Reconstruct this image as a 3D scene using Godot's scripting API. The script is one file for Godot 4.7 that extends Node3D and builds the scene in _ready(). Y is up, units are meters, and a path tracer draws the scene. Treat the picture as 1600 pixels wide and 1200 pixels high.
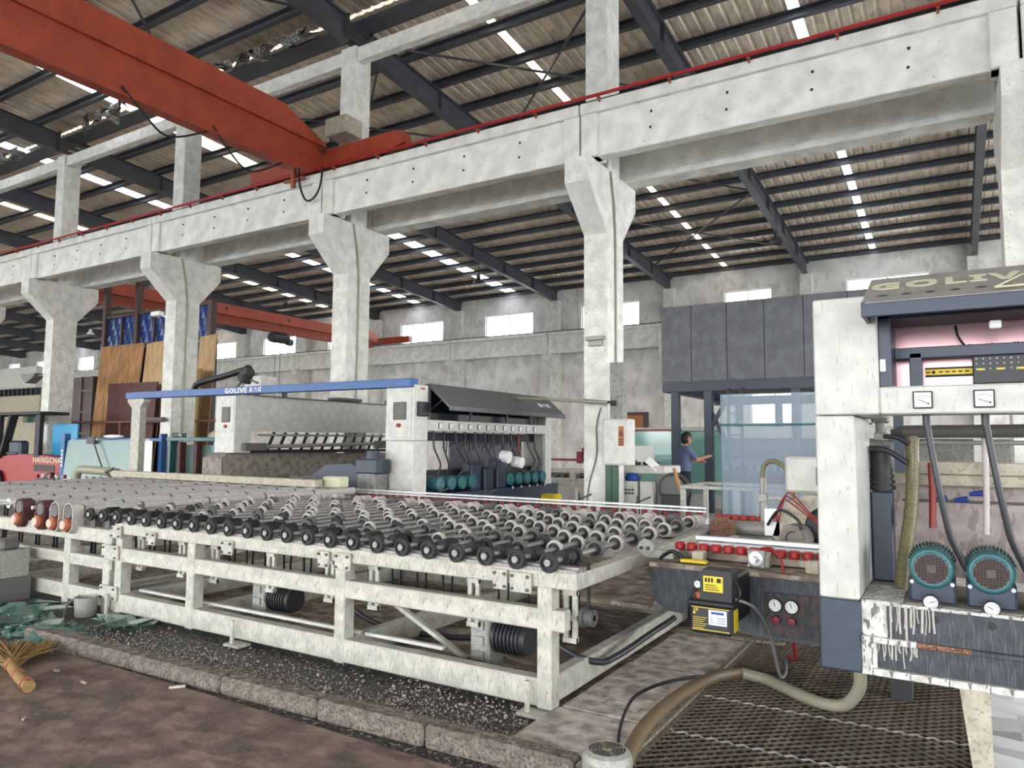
extends Node3D

# ---------------------------------------------------------------- helpers
var M := {}
var taken := {}
var rng := RandomNumberGenerator.new()
const SL := 1.55 / 20.6
const COLX := [0.85, -5.18, -11.21, -17.24, -23.27, -29.3]

func yb(z: float) -> float:
	return 10.35 + (z + 12.0) * SL

func yr(z: float) -> float:
	return yb(z) + 0.80

func numbered(n: String) -> String:
	if not taken.has(n):
		taken[n] = 0
		return n
	taken[n] += 1
	return "%s_%03d" % [n, taken[n]]

func tag(o, label: String, category: String, group := ""):
	o.set_meta("label", label)
	o.set_meta("category", category)
	if group != "":
		o.set_meta("group", group)
	return o

func thing(n: String, label: String, category: String, at := Vector3.ZERO, group := "") -> Node3D:
	var o := Node3D.new()
	o.name = numbered(n)
	add_child(o)
	o.position = at
	return tag(o, label, category, group)

func part(n: String, parent: Node3D) -> Node3D:
	var o := Node3D.new()
	o.name = n
	parent.add_child(o, true)
	o.position = -parent.global_position
	return o

func setting(n: String, at := Vector3.ZERO) -> Node3D:
	var o := Node3D.new()
	o.name = numbered(n)
	add_child(o)
	o.position = at
	o.set_meta("kind", "structure")
	return o

func B() -> SurfaceTool:
	var st := SurfaceTool.new()
	st.begin(Mesh.PRIMITIVE_TRIANGLES)
	return st

func obj(n: String, st, mat: Material, parent: Node3D = self) -> MeshInstance3D:
	# vertices are written in world coordinates; the node is shifted back by its parent's place
	var o := MeshInstance3D.new()
	o.mesh = st.commit() if st is SurfaceTool else st
	o.mesh.surface_set_material(0, mat)
	o.name = numbered(n) if parent == self else n
	parent.add_child(o, true)
	if parent != self:
		o.position = -parent.global_position
	return o

func inst(n: String, mesh: Mesh, parent: Node3D, xf: Transform3D) -> MeshInstance3D:
	var o := MeshInstance3D.new()
	o.mesh = mesh
	o.name = numbered(n) if parent == self else n
	parent.add_child(o, true)
	o.global_transform = xf
	return o

func tri(st: SurfaceTool, a: Vector3, b: Vector3, c: Vector3, n: Vector3) -> void:
	if (b - a).cross(c - a).dot(n) > 0.0:
		var t := b
		b = c
		c = t
	st.set_normal(n); st.add_vertex(a)
	st.set_normal(n); st.add_vertex(b)
	st.set_normal(n); st.add_vertex(c)

func quad(st: SurfaceTool, a: Vector3, b: Vector3, c: Vector3, d: Vector3, n: Vector3) -> void:
	tri(st, a, b, c, n)
	tri(st, a, c, d, n)

func face(st: SurfaceTool, a: Vector3, b: Vector3, c: Vector3, d: Vector3, out: Vector3) -> void:
	var n := (b - a).cross(c - a)
	if n.length() < 1e-12:
		n = (c - a).cross(d - a)
	n = n.normalized()
	if n.dot(out) < 0.0:
		n = -n
	quad(st, a, b, c, d, n)

func stri(st: SurfaceTool, a: Vector3, b: Vector3, c: Vector3, na: Vector3, nb: Vector3, nc: Vector3) -> void:
	if (b - a).cross(c - a).dot(na + nb + nc) > 0.0:
		var t := b
		b = c
		c = t
		t = nb
		nb = nc
		nc = t
	st.set_normal(na); st.add_vertex(a)
	st.set_normal(nb); st.add_vertex(b)
	st.set_normal(nc); st.add_vertex(c)

func bx(st: SurfaceTool, c: Vector3, s: Vector3, bev := 0.0, bs := Basis()) -> void:
	var h := s * 0.5
	bev = minf(bev, minf(h.x, minf(h.y, h.z)) * 0.6)
	for a in 3:
		var b := (a + 1) % 3
		var d := (a + 2) % 3
		for sg in [-1.0, 1.0]:
			var p := []
			for q in [[-1, -1], [1, -1], [1, 1], [-1, 1]]:
				var v := Vector3.ZERO
				v[a] = h[a] * sg
				v[b] = (h[b] - bev) * q[0]
				v[d] = (h[d] - bev) * q[1]
				p.append(c + bs * v)
			var n := Vector3.ZERO
			n[a] = sg
			quad(st, p[0], p[1], p[2], p[3], bs * n)
		if bev > 0.0:
			for s1 in [-1.0, 1.0]:
				for s2 in [-1.0, 1.0]:
					var e := []
					for q in [[0, -1], [0, 1], [1, 1], [1, -1]]:
						var v := Vector3.ZERO
						v[d] = (h[d] - bev) * q[1]
						v[a] = (h[a] - (bev if q[0] == 1 else 0.0)) * s1
						v[b] = (h[b] - (bev if q[0] == 0 else 0.0)) * s2
						e.append(c + bs * v)
					var n := Vector3.ZERO
					n[a] = s1
					n[b] = s2
					quad(st, e[0], e[1], e[2], e[3], bs * n.normalized())
	if bev > 0.0:
		for sx in [-1.0, 1.0]:
			for sy in [-1.0, 1.0]:
				for sz in [-1.0, 1.0]:
					var g := Vector3(sx, sy, sz)
					tri(st, c + bs * (g * (h - Vector3(0, bev, bev))), c + bs * (g * (h - Vector3(bev, 0, bev))), c + bs * (g * (h - Vector3(bev, bev, 0))), bs * g.normalized())

func bb(st: SurfaceTool, x0: float, x1: float, y0: float, y1: float, z0: float, z1: float, bev := 0.0) -> void:
	bx(st, Vector3(x0 + x1, y0 + y1, z0 + z1) * 0.5, Vector3(absf(x1 - x0), absf(y1 - y0), absf(z1 - z0)), bev)

func along(a: Vector3, b: Vector3) -> Basis:
	# basis whose y runs from a to b
	var y := (b - a).normalized()
	var x := y.cross(Vector3.UP if absf(y.y) < 0.9 else Vector3.RIGHT).normalized()
	return Basis(x, y, x.cross(y))

func bar(st: SurfaceTool, a: Vector3, b: Vector3, w: float, d: float, bev := 0.0) -> void:
	bx(st, (a + b) * 0.5, Vector3(w, a.distance_to(b), d), bev, along(a, b))

func cyl(st: SurfaceTool, a: Vector3, b: Vector3, r: float, n := 12, r2 := -1.0, caps := true) -> void:
	if r2 < 0.0:
		r2 = r
	var bs := along(a, b)
	var tl := (r - r2) / maxf(a.distance_to(b), 1e-5)
	for i in n:
		var u0 := TAU * i / n
		var u1 := TAU * (i + 1) / n
		var d0 := bs.x * cos(u0) + bs.z * sin(u0)
		var d1 := bs.x * cos(u1) + bs.z * sin(u1)
		var n0 := (d0 + bs.y * tl).normalized()
		var n1 := (d1 + bs.y * tl).normalized()
		stri(st, a + d0 * r, a + d1 * r, b + d1 * r2, n0, n1, n1)
		stri(st, a + d0 * r, b + d1 * r2, b + d0 * r2, n0, n1, n0)
		if caps:
			tri(st, a, a + d0 * r, a + d1 * r, -bs.y)
			tri(st, b, b + d0 * r2, b + d1 * r2, bs.y)

func lathe(st: SurfaceTool, base: Vector3, axis: Vector3, prof: Array, n := 20) -> void:
	# prof: [radius, height] pairs along the axis, flat bands
	var bs := along(base, base + axis)
	for k in prof.size() - 1:
		var r0: float = prof[k][0]
		var h0: float = prof[k][1]
		var r1: float = prof[k + 1][0]
		var h1: float = prof[k + 1][1]
		var sl := Vector2(h1 - h0, r0 - r1).normalized()
		for i in n:
			var u0 := TAU * i / n
			var u1 := TAU * (i + 1) / n
			var d0 := bs.x * cos(u0) + bs.z * sin(u0)
			var d1 := bs.x * cos(u1) + bs.z * sin(u1)
			var a := base + bs.y * h0 + d0 * r0
			var b := base + bs.y * h0 + d1 * r0
			var c := base + bs.y * h1 + d1 * r1
			var d := base + bs.y * h1 + d0 * r1
			var n0 := (d0 * sl.x + bs.y * sl.y).normalized()
			var n1 := (d1 * sl.x + bs.y * sl.y).normalized()
			if r0 > 1e-5:
				stri(st, a, b, c, n0, n1, n1)
			if r1 > 1e-5:
				stri(st, a, c, d, n0, n1, n0)

func tube(st: SurfaceTool, pts: Array, r: float, n := 8, ribs := 0.0) -> void:
	var rings := []
	var up := Vector3.UP
	for i in pts.size():
		var t: Vector3 = (pts[mini(i + 1, pts.size() - 1)] - pts[maxi(i - 1, 0)]).normalized()
		var x := t.cross(up)
		if x.length() < 0.05:
			x = t.cross(Vector3.RIGHT)
		x = x.normalized()
		var y := x.cross(t).normalized()
		up = y
		var rr := r * (1.0 + (ribs if i % 2 == 0 else -ribs))
		var ring := []
		for k in n:
			var u := TAU * k / n
			var d := x * cos(u) + y * sin(u)
			ring.append([pts[i] + d * rr, d])
		rings.append(ring)
	for i in pts.size() - 1:
		for k in n:
			var a = rings[i][k]
			var b = rings[i][(k + 1) % n]
			var c = rings[i + 1][(k + 1) % n]
			var d = rings[i + 1][k]
			stri(st, a[0], b[0], c[0], a[1], b[1], c[1])
			stri(st, a[0], c[0], d[0], a[1], c[1], d[1])
	for e in [0, pts.size() - 1]:
		var t2: Vector3 = (pts[e] - pts[1 if e == 0 else e - 1]).normalized()
		for k in n:
			tri(st, pts[e], rings[e][k][0], rings[e][(k + 1) % n][0], t2)

func curve(pts: Array, n := 24) -> Array:
	var c := Curve3D.new()
	for i in pts.size():
		var t: Vector3 = (pts[mini(i + 1, pts.size() - 1)] - pts[maxi(i - 1, 0)]) / 6.0
		c.add_point(pts[i], -t, t)
	var out := []
	var l := c.get_baked_length()
	for i in n + 1:
		out.append(c.sample_baked(l * i / n, true))
	return out

func prism(st: SurfaceTool, poly: Array, o: Vector3, u: Vector3, v: Vector3, depth: Vector3) -> void:
	# polygon in the (u, v) plane, pushed along depth
	var pk := PackedVector2Array(poly)
	var ids := Geometry2D.triangulate_polygon(pk)
	var dn := depth.normalized()
	var P := []
	var cen := Vector3.ZERO
	for p in poly:
		P.append(o + u * p.x + v * p.y)
		cen += P[-1]
	for i in range(0, ids.size(), 3):
		tri(st, P[ids[i]], P[ids[i + 1]], P[ids[i + 2]], -dn)
		tri(st, P[ids[i]] + depth, P[ids[i + 1]] + depth, P[ids[i + 2]] + depth, dn)
	var ccw := not Geometry2D.is_polygon_clockwise(pk)
	for i in P.size():
		var a: Vector3 = P[i]
		var b: Vector3 = P[(i + 1) % P.size()]
		var e: Vector2 = poly[(i + 1) % poly.size()] - poly[i]
		var n2 := Vector2(e.y, -e.x) * (1.0 if ccw else -1.0)
		face(st, a, b, b + depth, a + depth, u * n2.x + v * n2.y)

func slab4(st: SurfaceTool, a: Vector3, b: Vector3, c: Vector3, d: Vector3, th: float) -> void:
	# a plate with four corners and thickness
	var n := (b - a).cross(d - a).normalized() * th
	var m := (a + b + c + d) * 0.25
	face(st, a, b, c, d, -n)
	face(st, a + n, b + n, c + n, d + n, n)
	for e in [[a, b], [b, c], [c, d], [d, a]]:
		face(st, e[0], e[1], e[1] + n, e[0] + n, (e[0] + e[1]) * 0.5 - m)

func blob(st: SurfaceTool, c: Vector3, r: Vector3, n := 10, m := 6) -> void:
	for j in m:
		for i in n:
			var P := []
			for q in [[0, 0], [1, 0], [1, 1], [0, 1]]:
				var th : float = PI * (j + q[1]) / m
				var ph : float = TAU * (i + q[0]) / n
				P.append(Vector3(sin(th) * cos(ph), cos(th), sin(th) * sin(ph)))
			stri(st, c + P[0] * r, c + P[1] * r, c + P[2] * r, P[0], P[1], P[2])
			stri(st, c + P[0] * r, c + P[2] * r, c + P[3] * r, P[0], P[2], P[3])

func text(n: String, s: String, h: float, mat: Material, parent: Node3D, xf: Transform3D, depth := 0.004) -> void:
	var t := TextMesh.new()
	var f := SystemFont.new()
	f.font_names = PackedStringArray(["Droid Sans"])
	f.font_weight = 700
	t.font = f
	t.text = s
	t.font_size = 64
	t.pixel_size = h / 46.0
	t.depth = depth
	t.material = mat
	var o := MeshInstance3D.new()
	o.mesh = t
	o.name = n
	parent.add_child(o, true)
	o.global_transform = xf

func strokes(st: SurfaceTool, o: Vector3, u: Vector3, v: Vector3, h: float, which: int) -> void:
	# three Chinese characters drawn as short bars in a unit square
	var S: Array = [
		[[0, .88, 1, .88], [.5, 1, .5, .88], [.25, .76, .75, .76], [.25, .6, .75, .6], [.25, .76, .25, .6], [.75, .76, .75, .6], [.06, .46, .94, .46], [.06, .46, .06, 0], [.94, .46, .94, 0], [.3, .32, .7, .32], [.3, .12, .7, .12], [.3, .32, .3, .12], [.7, .32, .7, .12]],
		[[.05, .7, .9, .7], [.9, .7, .85, .08], [.85, .08, .66, .05], [.48, 1, .42, .5], [.42, .5, .08, 0]],
		[[.0, .85, .95, .85], [.06, .85, .02, .0], [.16, .66, .5, .66], [.32, .6, .2, .3], [.2, .3, .5, .1], [.5, .5, .16, .08], [.6, 1, .7, .4], [.7, .4, .96, .04], [.9, .6, .6, .1], [.78, .98, .9, .9]],
	][which]
	for s in S:
		bar(st, o + u * s[0] * h + v * s[1] * h, o + u * s[2] * h + v * s[3] * h, 0.004, 0.1 * h)

# ---------------------------------------------------------------- materials
func ntex(seed_: int, freq: float, ramp: Array, oct := 4, size := 512, cell := false, normal := false, bump := 6.0) -> NoiseTexture2D:
	var f := FastNoiseLite.new()
	f.seed = seed_
	f.noise_type = FastNoiseLite.TYPE_CELLULAR if cell else FastNoiseLite.TYPE_SIMPLEX_SMOOTH
	f.frequency = freq
	f.fractal_octaves = oct
	var t := NoiseTexture2D.new()
	t.width = size
	t.height = size
	t.seamless = true
	t.noise = f
	if normal:
		t.as_normal_map = true
		t.bump_strength = bump
	elif ramp.size():
		var g := Gradient.new()
		var off := PackedFloat32Array()
		var col := PackedColorArray()
		for r in ramp:
			off.append(r[0])
			col.append(r[1])
		g.offsets = off
		g.colors = col
		t.color_ramp = g
	return t

func plain(c: Color, rough := 0.6, metal := 0.0) -> StandardMaterial3D:
	var m := StandardMaterial3D.new()
	m.albedo_color = c
	m.roughness = rough
	m.metallic = metal
	return m

func worn(c: Color, stain: Color, rough := 0.6, metal := 0.0, scale := Vector3.ONE, opts := {}) -> StandardMaterial3D:
	# paint with an uneven tone, and a second layer of marks that have an outline of their own
	var sd: int = opts.get("seed", 1)
	var v: float = opts.get("vary", 0.06)
	var m := plain(Color(minf(c.r * (1.0 + v), 1.0), minf(c.g * (1.0 + v), 1.0), minf(c.b * (1.0 + v), 1.0)), rough, metal)
	var key := "tone%d_%d" % [int(v * 100), sd % 3]
	if not M.has(key):
		var lo := 1.0 - 2.0 * v
		M[key] = ntex(sd % 3 + 100, 0.012, [[0.2, Color(lo, lo, lo)], [0.5, Color(1.0 - v, 1.0 - v, 1.0 - v)], [0.8, Color.WHITE]], 5)
	m.albedo_texture = M[key]
	m.uv1_triplanar = true
	m.uv1_world_triplanar = true
	m.uv1_scale = scale
	var amt: float = opts.get("amt", 0.7)
	if amt < 1.0:
		m.detail_enabled = true
		m.detail_uv_layer = BaseMaterial3D.DETAIL_UV_2
		m.uv2_triplanar = true
		m.uv2_world_triplanar = true
		m.uv2_scale = opts.get("dscale", scale * 1.7)
		var e := stain
		e.a = opts.get("alpha", 0.8)
		var z := stain
		z.a = 0.0
		m.detail_albedo = ntex(sd + 7, opts.get("dfreq", 0.03), [[amt, z], [minf(amt + 0.06, 0.99), e], [1.0, e]], opts.get("doct", 4))
	if opts.has("bump"):
		var bk := "bump%d" % int(opts.get("bfreq", 0.02) * 1000)
		if not M.has(bk):
			M[bk] = ntex(77, opts.get("bfreq", 0.02), [], 4)
		m.heightmap_enabled = true
		m.heightmap_texture = M[bk]
		m.heightmap_scale = opts.bump
	return m

func glass(c: Color, alpha: float, rough := 0.05) -> StandardMaterial3D:
	var m := plain(Color(c.r, c.g, c.b, alpha), rough)
	m.transparency = BaseMaterial3D.TRANSPARENCY_ALPHA
	m.cull_mode = BaseMaterial3D.CULL_DISABLED
	return m

func make_materials() -> void:
	var drip := Vector3(2.2, 0.25, 2.2)
	M.concrete = worn(Color(0.83, 0.825, 0.79), Color(0.38, 0.36, 0.33), 0.85, 0, Vector3.ONE * 0.4, {"seed": 3, "amt": 0.80, "dfreq": 0.05, "vary": 0.05, "bump": 3.0, "bfreq": 0.02, "dscale": Vector3.ONE * 0.7})
	M.beam = worn(Color(0.85, 0.845, 0.81), Color(0.45, 0.42, 0.37), 0.85, 0, Vector3.ONE * 0.3, {"seed": 21, "amt": 0.86, "dfreq": 0.04, "vary": 0.05, "bump": 4.0, "bfreq": 0.012, "dscale": Vector3(0.5, 0.9, 0.5)})
	M.plaster = worn(Color(0.84, 0.825, 0.80), Color(0.62, 0.59, 0.55), 0.9, 0, Vector3.ONE * 0.12, {"seed": 5, "amt": 0.6, "dscale": Vector3(0.12, 0.05, 0.12), "alpha": 0.3})
	M.frame = worn(Color(0.70, 0.69, 0.635), Color(0.42, 0.39, 0.33), 0.55, 0, Vector3.ONE * 1.2, {"seed": 8, "amt": 0.62, "dscale": Vector3(5.0, 0.9, 5.0), "alpha": 0.55, "dfreq": 0.03})
	M.cream = worn(Color(0.735, 0.73, 0.695), Color(0.52, 0.49, 0.42), 0.45, 0, Vector3.ONE * 0.8, {"seed": 9, "vary": 0.04, "amt": 0.74, "dscale": Vector3(2.5, 0.6, 2.5), "alpha": 0.4})
	M.navy = worn(Color(0.20, 0.245, 0.29), Color(0.55, 0.55, 0.53), 0.5, 0, Vector3.ONE * 1.0, {"seed": 10, "amt": 0.86, "dfreq": 0.08, "dscale": Vector3.ONE * 2.0})
	M.navy_dirty = worn(Color(0.175, 0.195, 0.22), Color(0.42, 0.42, 0.40), 0.5, 0, Vector3.ONE * 1.5, {"seed": 11, "amt": 0.60, "dfreq": 0.03, "dscale": Vector3(6.0, 0.35, 6.0), "alpha": 0.35, "vary": 0.12})
	M.scale_white = worn(Color(0.78, 0.765, 0.73), Color(0.22, 0.235, 0.25), 0.8, 0, Vector3.ONE * 2.0, {"seed": 12, "amt": 0.60, "dfreq": 0.01, "dscale": Vector3(6.0, 1.6, 6.0), "alpha": 0.8, "vary": 0.1})
	M.rust = worn(Color(0.42, 0.24, 0.16), Color(0.62, 0.58, 0.5), 0.8, 0, Vector3.ONE * 3.0, {"seed": 14, "amt": 0.6, "vary": 0.2})
	M.orange = worn(Color(0.60, 0.245, 0.15), Color(0.36, 0.16, 0.11), 0.5, 0, Vector3.ONE * 0.3, {"seed": 15, "amt": 0.80, "dscale": Vector3(1.2, 0.3, 1.2), "alpha": 0.5})
	M.blue = worn(Color(0.02, 0.28, 0.52), Color(0.75, 0.8, 0.85), 0.4, 0, Vector3.ONE * 0.6, {"seed": 16, "amt": 0.88, "dfreq": 0.05})
	M.steel = worn(Color(0.30, 0.305, 0.33), Color(0.2, 0.19, 0.18), 0.5, 0.2, Vector3.ONE * 0.4, {"seed": 17, "amt": 0.7, "alpha": 0.5})
	M.sheet = worn(Color(0.88, 0.82, 0.74), Color(0.62, 0.56, 0.49), 0.38, 0.3, Vector3(0.3, 0.3, 0.15), {"seed": 18, "amt": 0.58, "dscale": Vector3(0.25, 0.25, 0.1), "alpha": 0.4, "vary": 0.06})
	M.floor = worn(Color(0.47, 0.40, 0.35), Color(0.27, 0.23, 0.205), 0.75, 0, Vector3.ONE * 0.5, {"seed": 30, "amt": 0.56, "dfreq": 0.02, "doct": 6, "dscale": Vector3(0.22, 0.22, 0.5), "alpha": 0.42, "vary": 0.14, "bump": 0.8})
	M.slab = worn(Color(0.70, 0.66, 0.61), Color(0.80, 0.78, 0.74), 0.75, 0, Vector3.ONE * 0.9, {"seed": 31, "amt": 0.66, "alpha": 0.5, "doct": 6, "dfreq": 0.012, "dscale": Vector3(1.2, 1.2, 0.5), "vary": 0.16, "bump": 0.8})
	M.farfloor = worn(Color(0.72, 0.70, 0.665), Color(0.5, 0.48, 0.45), 0.6, 0, Vector3.ONE * 0.4, {"seed": 57, "amt": 0.66})
	M.wet = worn(Color(0.22, 0.205, 0.19), Color(0.62, 0.60, 0.57), 0.35, 0, Vector3.ONE * 1.6, {"seed": 32, "amt": 0.66, "dfreq": 0.03, "dscale": Vector3.ONE * 1.5, "vary": 0.25, "bump": 2.5, "bfreq": 0.05})
	M.mud = worn(Color(0.50, 0.445, 0.385), Color(0.72, 0.68, 0.62), 0.7, 0, Vector3.ONE * 0.7, {"seed": 59, "amt": 0.62, "dfreq": 0.014, "doct": 6, "alpha": 0.6, "dscale": Vector3(0.5, 0.5, 1.2), "vary": 0.18, "bump": 0.8})
	M.navy_rust = worn(Color(0.17, 0.185, 0.20), Color(0.34, 0.22, 0.165), 0.6, 0, Vector3.ONE * 1.5, {"seed": 60, "amt": 0.52, "dfreq": 0.012, "doct": 6, "alpha": 0.7, "dscale": Vector3(3.0, 1.4, 3.0), "vary": 0.15})
	M.kerb = worn(Color(0.46, 0.42, 0.375), Color(0.25, 0.22, 0.20), 0.9, 0, Vector3.ONE * 1.5, {"seed": 33, "amt": 0.62, "vary": 0.14, "bump": 2.0})
	M.fargrey = worn(Color(0.50, 0.49, 0.47), Color(0.35, 0.33, 0.31), 0.6, 0, Vector3.ONE * 0.4, {"seed": 34, "amt": 0.62, "alpha": 0.6})
	M.ply = worn(Color(0.66, 0.49, 0.32), Color(0.50, 0.35, 0.21), 0.8, 0, Vector3(0.8, 0.15, 0.8), {"seed": 35, "amt": 0.58, "dscale": Vector3(2.0, 0.15, 2.0), "alpha": 0.6, "vary": 0.12})
	M.ply_pale = worn(Color(0.72, 0.60, 0.44), Color(0.55, 0.42, 0.28), 0.8, 0, Vector3(0.8, 0.15, 0.8), {"seed": 36, "amt": 0.6, "dscale": Vector3(2.0, 0.2, 2.0), "alpha": 0.5})
	M.maroon = worn(Color(0.30, 0.155, 0.15), Color(0.62, 0.45, 0.36), 0.6, 0, Vector3.ONE * 0.7, {"seed": 37, "amt": 0.82, "dfreq": 0.06})
	M.brown = plain(Color(0.32, 0.25, 0.23), 0.6)
	M.olive_board = plain(Color(0.50, 0.42, 0.20), 0.8)
	M.plastic_blue = plain(Color(0.09, 0.22, 0.46), 0.3)
	M.rubber = worn(Color(0.115, 0.115, 0.12), Color(0.36, 0.35, 0.34), 0.7, 0, Vector3.ONE * 4.0, {"seed": 38, "amt": 0.66, "alpha": 0.5})
	M.belt = plain(Color(0.07, 0.07, 0.075), 0.6)
	M.shaft = worn(Color(0.60, 0.585, 0.57), Color(0.36, 0.35, 0.33), 0.4, 0.45, Vector3.ONE * 3.0, {"seed": 39, "amt": 0.62, "dscale": Vector3.ONE * 4.0})
	M.tyre = worn(Color(0.68, 0.66, 0.625), Color(0.40, 0.385, 0.36), 0.7, 0, Vector3.ONE * 4.0, {"seed": 40, "amt": 0.66, "alpha": 0.5, "dscale": Vector3.ONE * 5.0})
	M.recess = plain(Color(0.20, 0.195, 0.19), 0.65)
	M.hub = plain(Color(0.34, 0.33, 0.32), 0.6)
	M.disc = plain(Color(0.78, 0.78, 0.78), 0.35, 0.5)
	M.red_roller = plain(Color(0.60, 0.13, 0.11), 0.45)
	M.dark_red = plain(Color(0.48, 0.13, 0.15), 0.5)
	M.alu = worn(Color(0.82, 0.82, 0.82), Color(0.5, 0.5, 0.48), 0.35, 0.5, Vector3.ONE * 1.5, {"seed": 41, "amt": 0.76})
	M.copper = worn(Color(0.60, 0.32, 0.19), Color(0.28, 0.16, 0.11), 0.55, 0, Vector3.ONE * 5.0, {"seed": 42, "amt": 0.6})
	M.pink = plain(Color(0.86, 0.66, 0.58), 0.5)
	M.black = plain(Color(0.05, 0.05, 0.055), 0.45)
	M.dark = plain(Color(0.13, 0.135, 0.145), 0.55)
	M.teal = worn(Color(0.17, 0.37, 0.385), Color(0.42, 0.48, 0.46), 0.38, 0, Vector3.ONE * 4.0, {"seed": 43, "amt": 0.8})
	M.white = plain(Color(0.9, 0.9, 0.88), 0.5)
	M.yellow = plain(Color(0.86, 0.74, 0.12), 0.5)
	M.ink = plain(Color(0.10, 0.09, 0.08), 0.7)
	M.blueink = plain(Color(0.12, 0.24, 0.55), 0.6)
	M.rail_red = plain(Color(0.62, 0.07, 0.09), 0.45)
	M.hose_olive = worn(Color(0.40, 0.37, 0.25), Color(0.58, 0.55, 0.43), 0.45, 0, Vector3.ONE * 3.0, {"seed": 44, "amt": 0.62})
	M.hose_grey = plain(Color(0.56, 0.55, 0.47), 0.4)
	M.hose_brown = worn(Color(0.40, 0.31, 0.23), Color(0.36, 0.37, 0.22), 0.6, 0, Vector3.ONE * 3.0, {"seed": 45, "amt": 0.56})
	M.hose_black = plain(Color(0.15, 0.155, 0.17), 0.4)
	M.hose_red = plain(Color(0.50, 0.18, 0.12), 0.5)
	M.hose_white = plain(Color(0.72, 0.68, 0.66), 0.5)
	M.cable_red = plain(Color(0.52, 0.09, 0.10), 0.5)
	M.cable_grey = plain(Color(0.42, 0.42, 0.42), 0.5)
	M.pump_grey = worn(Color(0.58, 0.575, 0.54), Color(0.40, 0.38, 0.34), 0.5, 0.2, Vector3.ONE * 3.0, {"seed": 46, "amt": 0.66})
	M.grate = worn(Color(0.44, 0.41, 0.35), Color(0.38, 0.27, 0.21), 0.65, 0.2, Vector3.ONE * 1.0, {"seed": 47, "amt": 0.6, "vary": 0.2})
	M.angle_iron = worn(Color(0.40, 0.37, 0.30), Color(0.66, 0.64, 0.56), 0.75, 0, Vector3.ONE * 3.0, {"seed": 48, "amt": 0.6, "vary": 0.2})
	M.hood = worn(Color(0.33, 0.335, 0.355), Color(0.55, 0.53, 0.5), 0.45, 0, Vector3.ONE * 1.0, {"seed": 49, "amt": 0.74, "alpha": 0.5})
	M.hood_light = worn(Color(0.50, 0.485, 0.46), Color(0.62, 0.60, 0.56), 0.45, 0, Vector3.ONE * 1.0, {"seed": 58, "amt": 0.66, "alpha": 0.4})
	M.hood_paper = plain(Color(0.74, 0.73, 0.62), 0.7)
	M.slate = plain(Color(0.17, 0.21, 0.27), 0.45)
	M.mirror_pink = plain(Color(0.66, 0.53, 0.54), 0.25, 0.6)
	M.splash = worn(Color(0.62, 0.57, 0.55), Color(0.36, 0.30, 0.29), 0.7, 0, Vector3.ONE * 1.5, {"seed": 50, "amt": 0.56, "dfreq": 0.01, "doct": 6, "dscale": Vector3(2.0, 1.0, 2.0), "alpha": 0.45})
	M.beige = worn(Color(0.67, 0.635, 0.56), Color(0.45, 0.42, 0.36), 0.6, 0, Vector3.ONE * 1.0, {"seed": 51, "amt": 0.66, "alpha": 0.5})
	M.tank = worn(Color(0.52, 0.49, 0.45), Color(0.32, 0.29, 0.265), 0.7, 0, Vector3.ONE * 0.8, {"seed": 52, "amt": 0.58, "dfreq": 0.008, "alpha": 0.5})
	M.enclosure = worn(Color(0.38, 0.385, 0.405), Color(0.28, 0.28, 0.29), 0.55, 0.1, Vector3.ONE * 0.4, {"seed": 53, "amt": 0.6, "dscale": Vector3(0.25, 0.08, 0.25), "alpha": 0.3})
	M.forklift_red = worn(Color(0.58, 0.11, 0.11), Color(0.75, 0.55, 0.42), 0.4, 0, Vector3.ONE * 1.5, {"seed": 54, "amt": 0.85, "dfreq": 0.06})
	M.glass_green = glass(Color(0.40, 0.52, 0.49), 0.8, 0.3)
	M.glass_teal = glass(Color(0.55, 0.78, 0.74), 0.5, 0.06)
	M.glass_pale = glass(Color(0.55, 0.62, 0.67), 0.36, 0.12)
	M.glass_pale.metallic_specular = 0.2
	M.glass_shard = glass(Color(0.40, 0.58, 0.52), 0.4, 0.05)
	M.glass_edge = plain(Color(0.10, 0.30, 0.26), 0.1)
	M.window = glass(Color(0.95, 0.97, 1.0), 0.12, 0.06)
	M.fibre = glass(Color(0.97, 0.95, 0.88), 0.15, 0.2)
	M.fibre_yellow = plain(Color(0.93, 0.74, 0.28, 0.75), 0.6)
	M.fibre_yellow.transparency = BaseMaterial3D.TRANSPARENCY_ALPHA
	M.fibre_yellow.backlight_enabled = true
	M.fibre_yellow.backlight = Color(1.0, 0.82, 0.36)
	M.dark_glass = plain(Color(0.05, 0.075, 0.10), 0.08)
	M.bristle = worn(Color(0.58, 0.45, 0.26), Color(0.40, 0.29, 0.16), 0.8, 0, Vector3.ONE * 3.0, {"seed": 55, "amt": 0.56})
	M.skin = plain(Color(0.62, 0.44, 0.34), 0.6)
	M.shirt = plain(Color(0.33, 0.37, 0.47), 0.9)
	M.trousers = plain(Color(0.085, 0.09, 0.115), 0.9)
	M.hair = plain(Color(0.03, 0.03, 0.035), 0.6)
	M.insulation = worn(Color(0.62, 0.60, 0.56), Color(0.10, 0.10, 0.10), 0.8, 0, Vector3.ONE * 0.8, {"seed": 56, "amt": 0.46, "dfreq": 0.02, "alpha": 0.9})
	M.sign_green = plain(Color(0.07, 0.24, 0.16), 0.4)
	M.card = plain(Color(0.62, 0.40, 0.24), 0.7)
	M.outside = plain(Color(0.80, 0.79, 0.76), 0.9)

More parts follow.
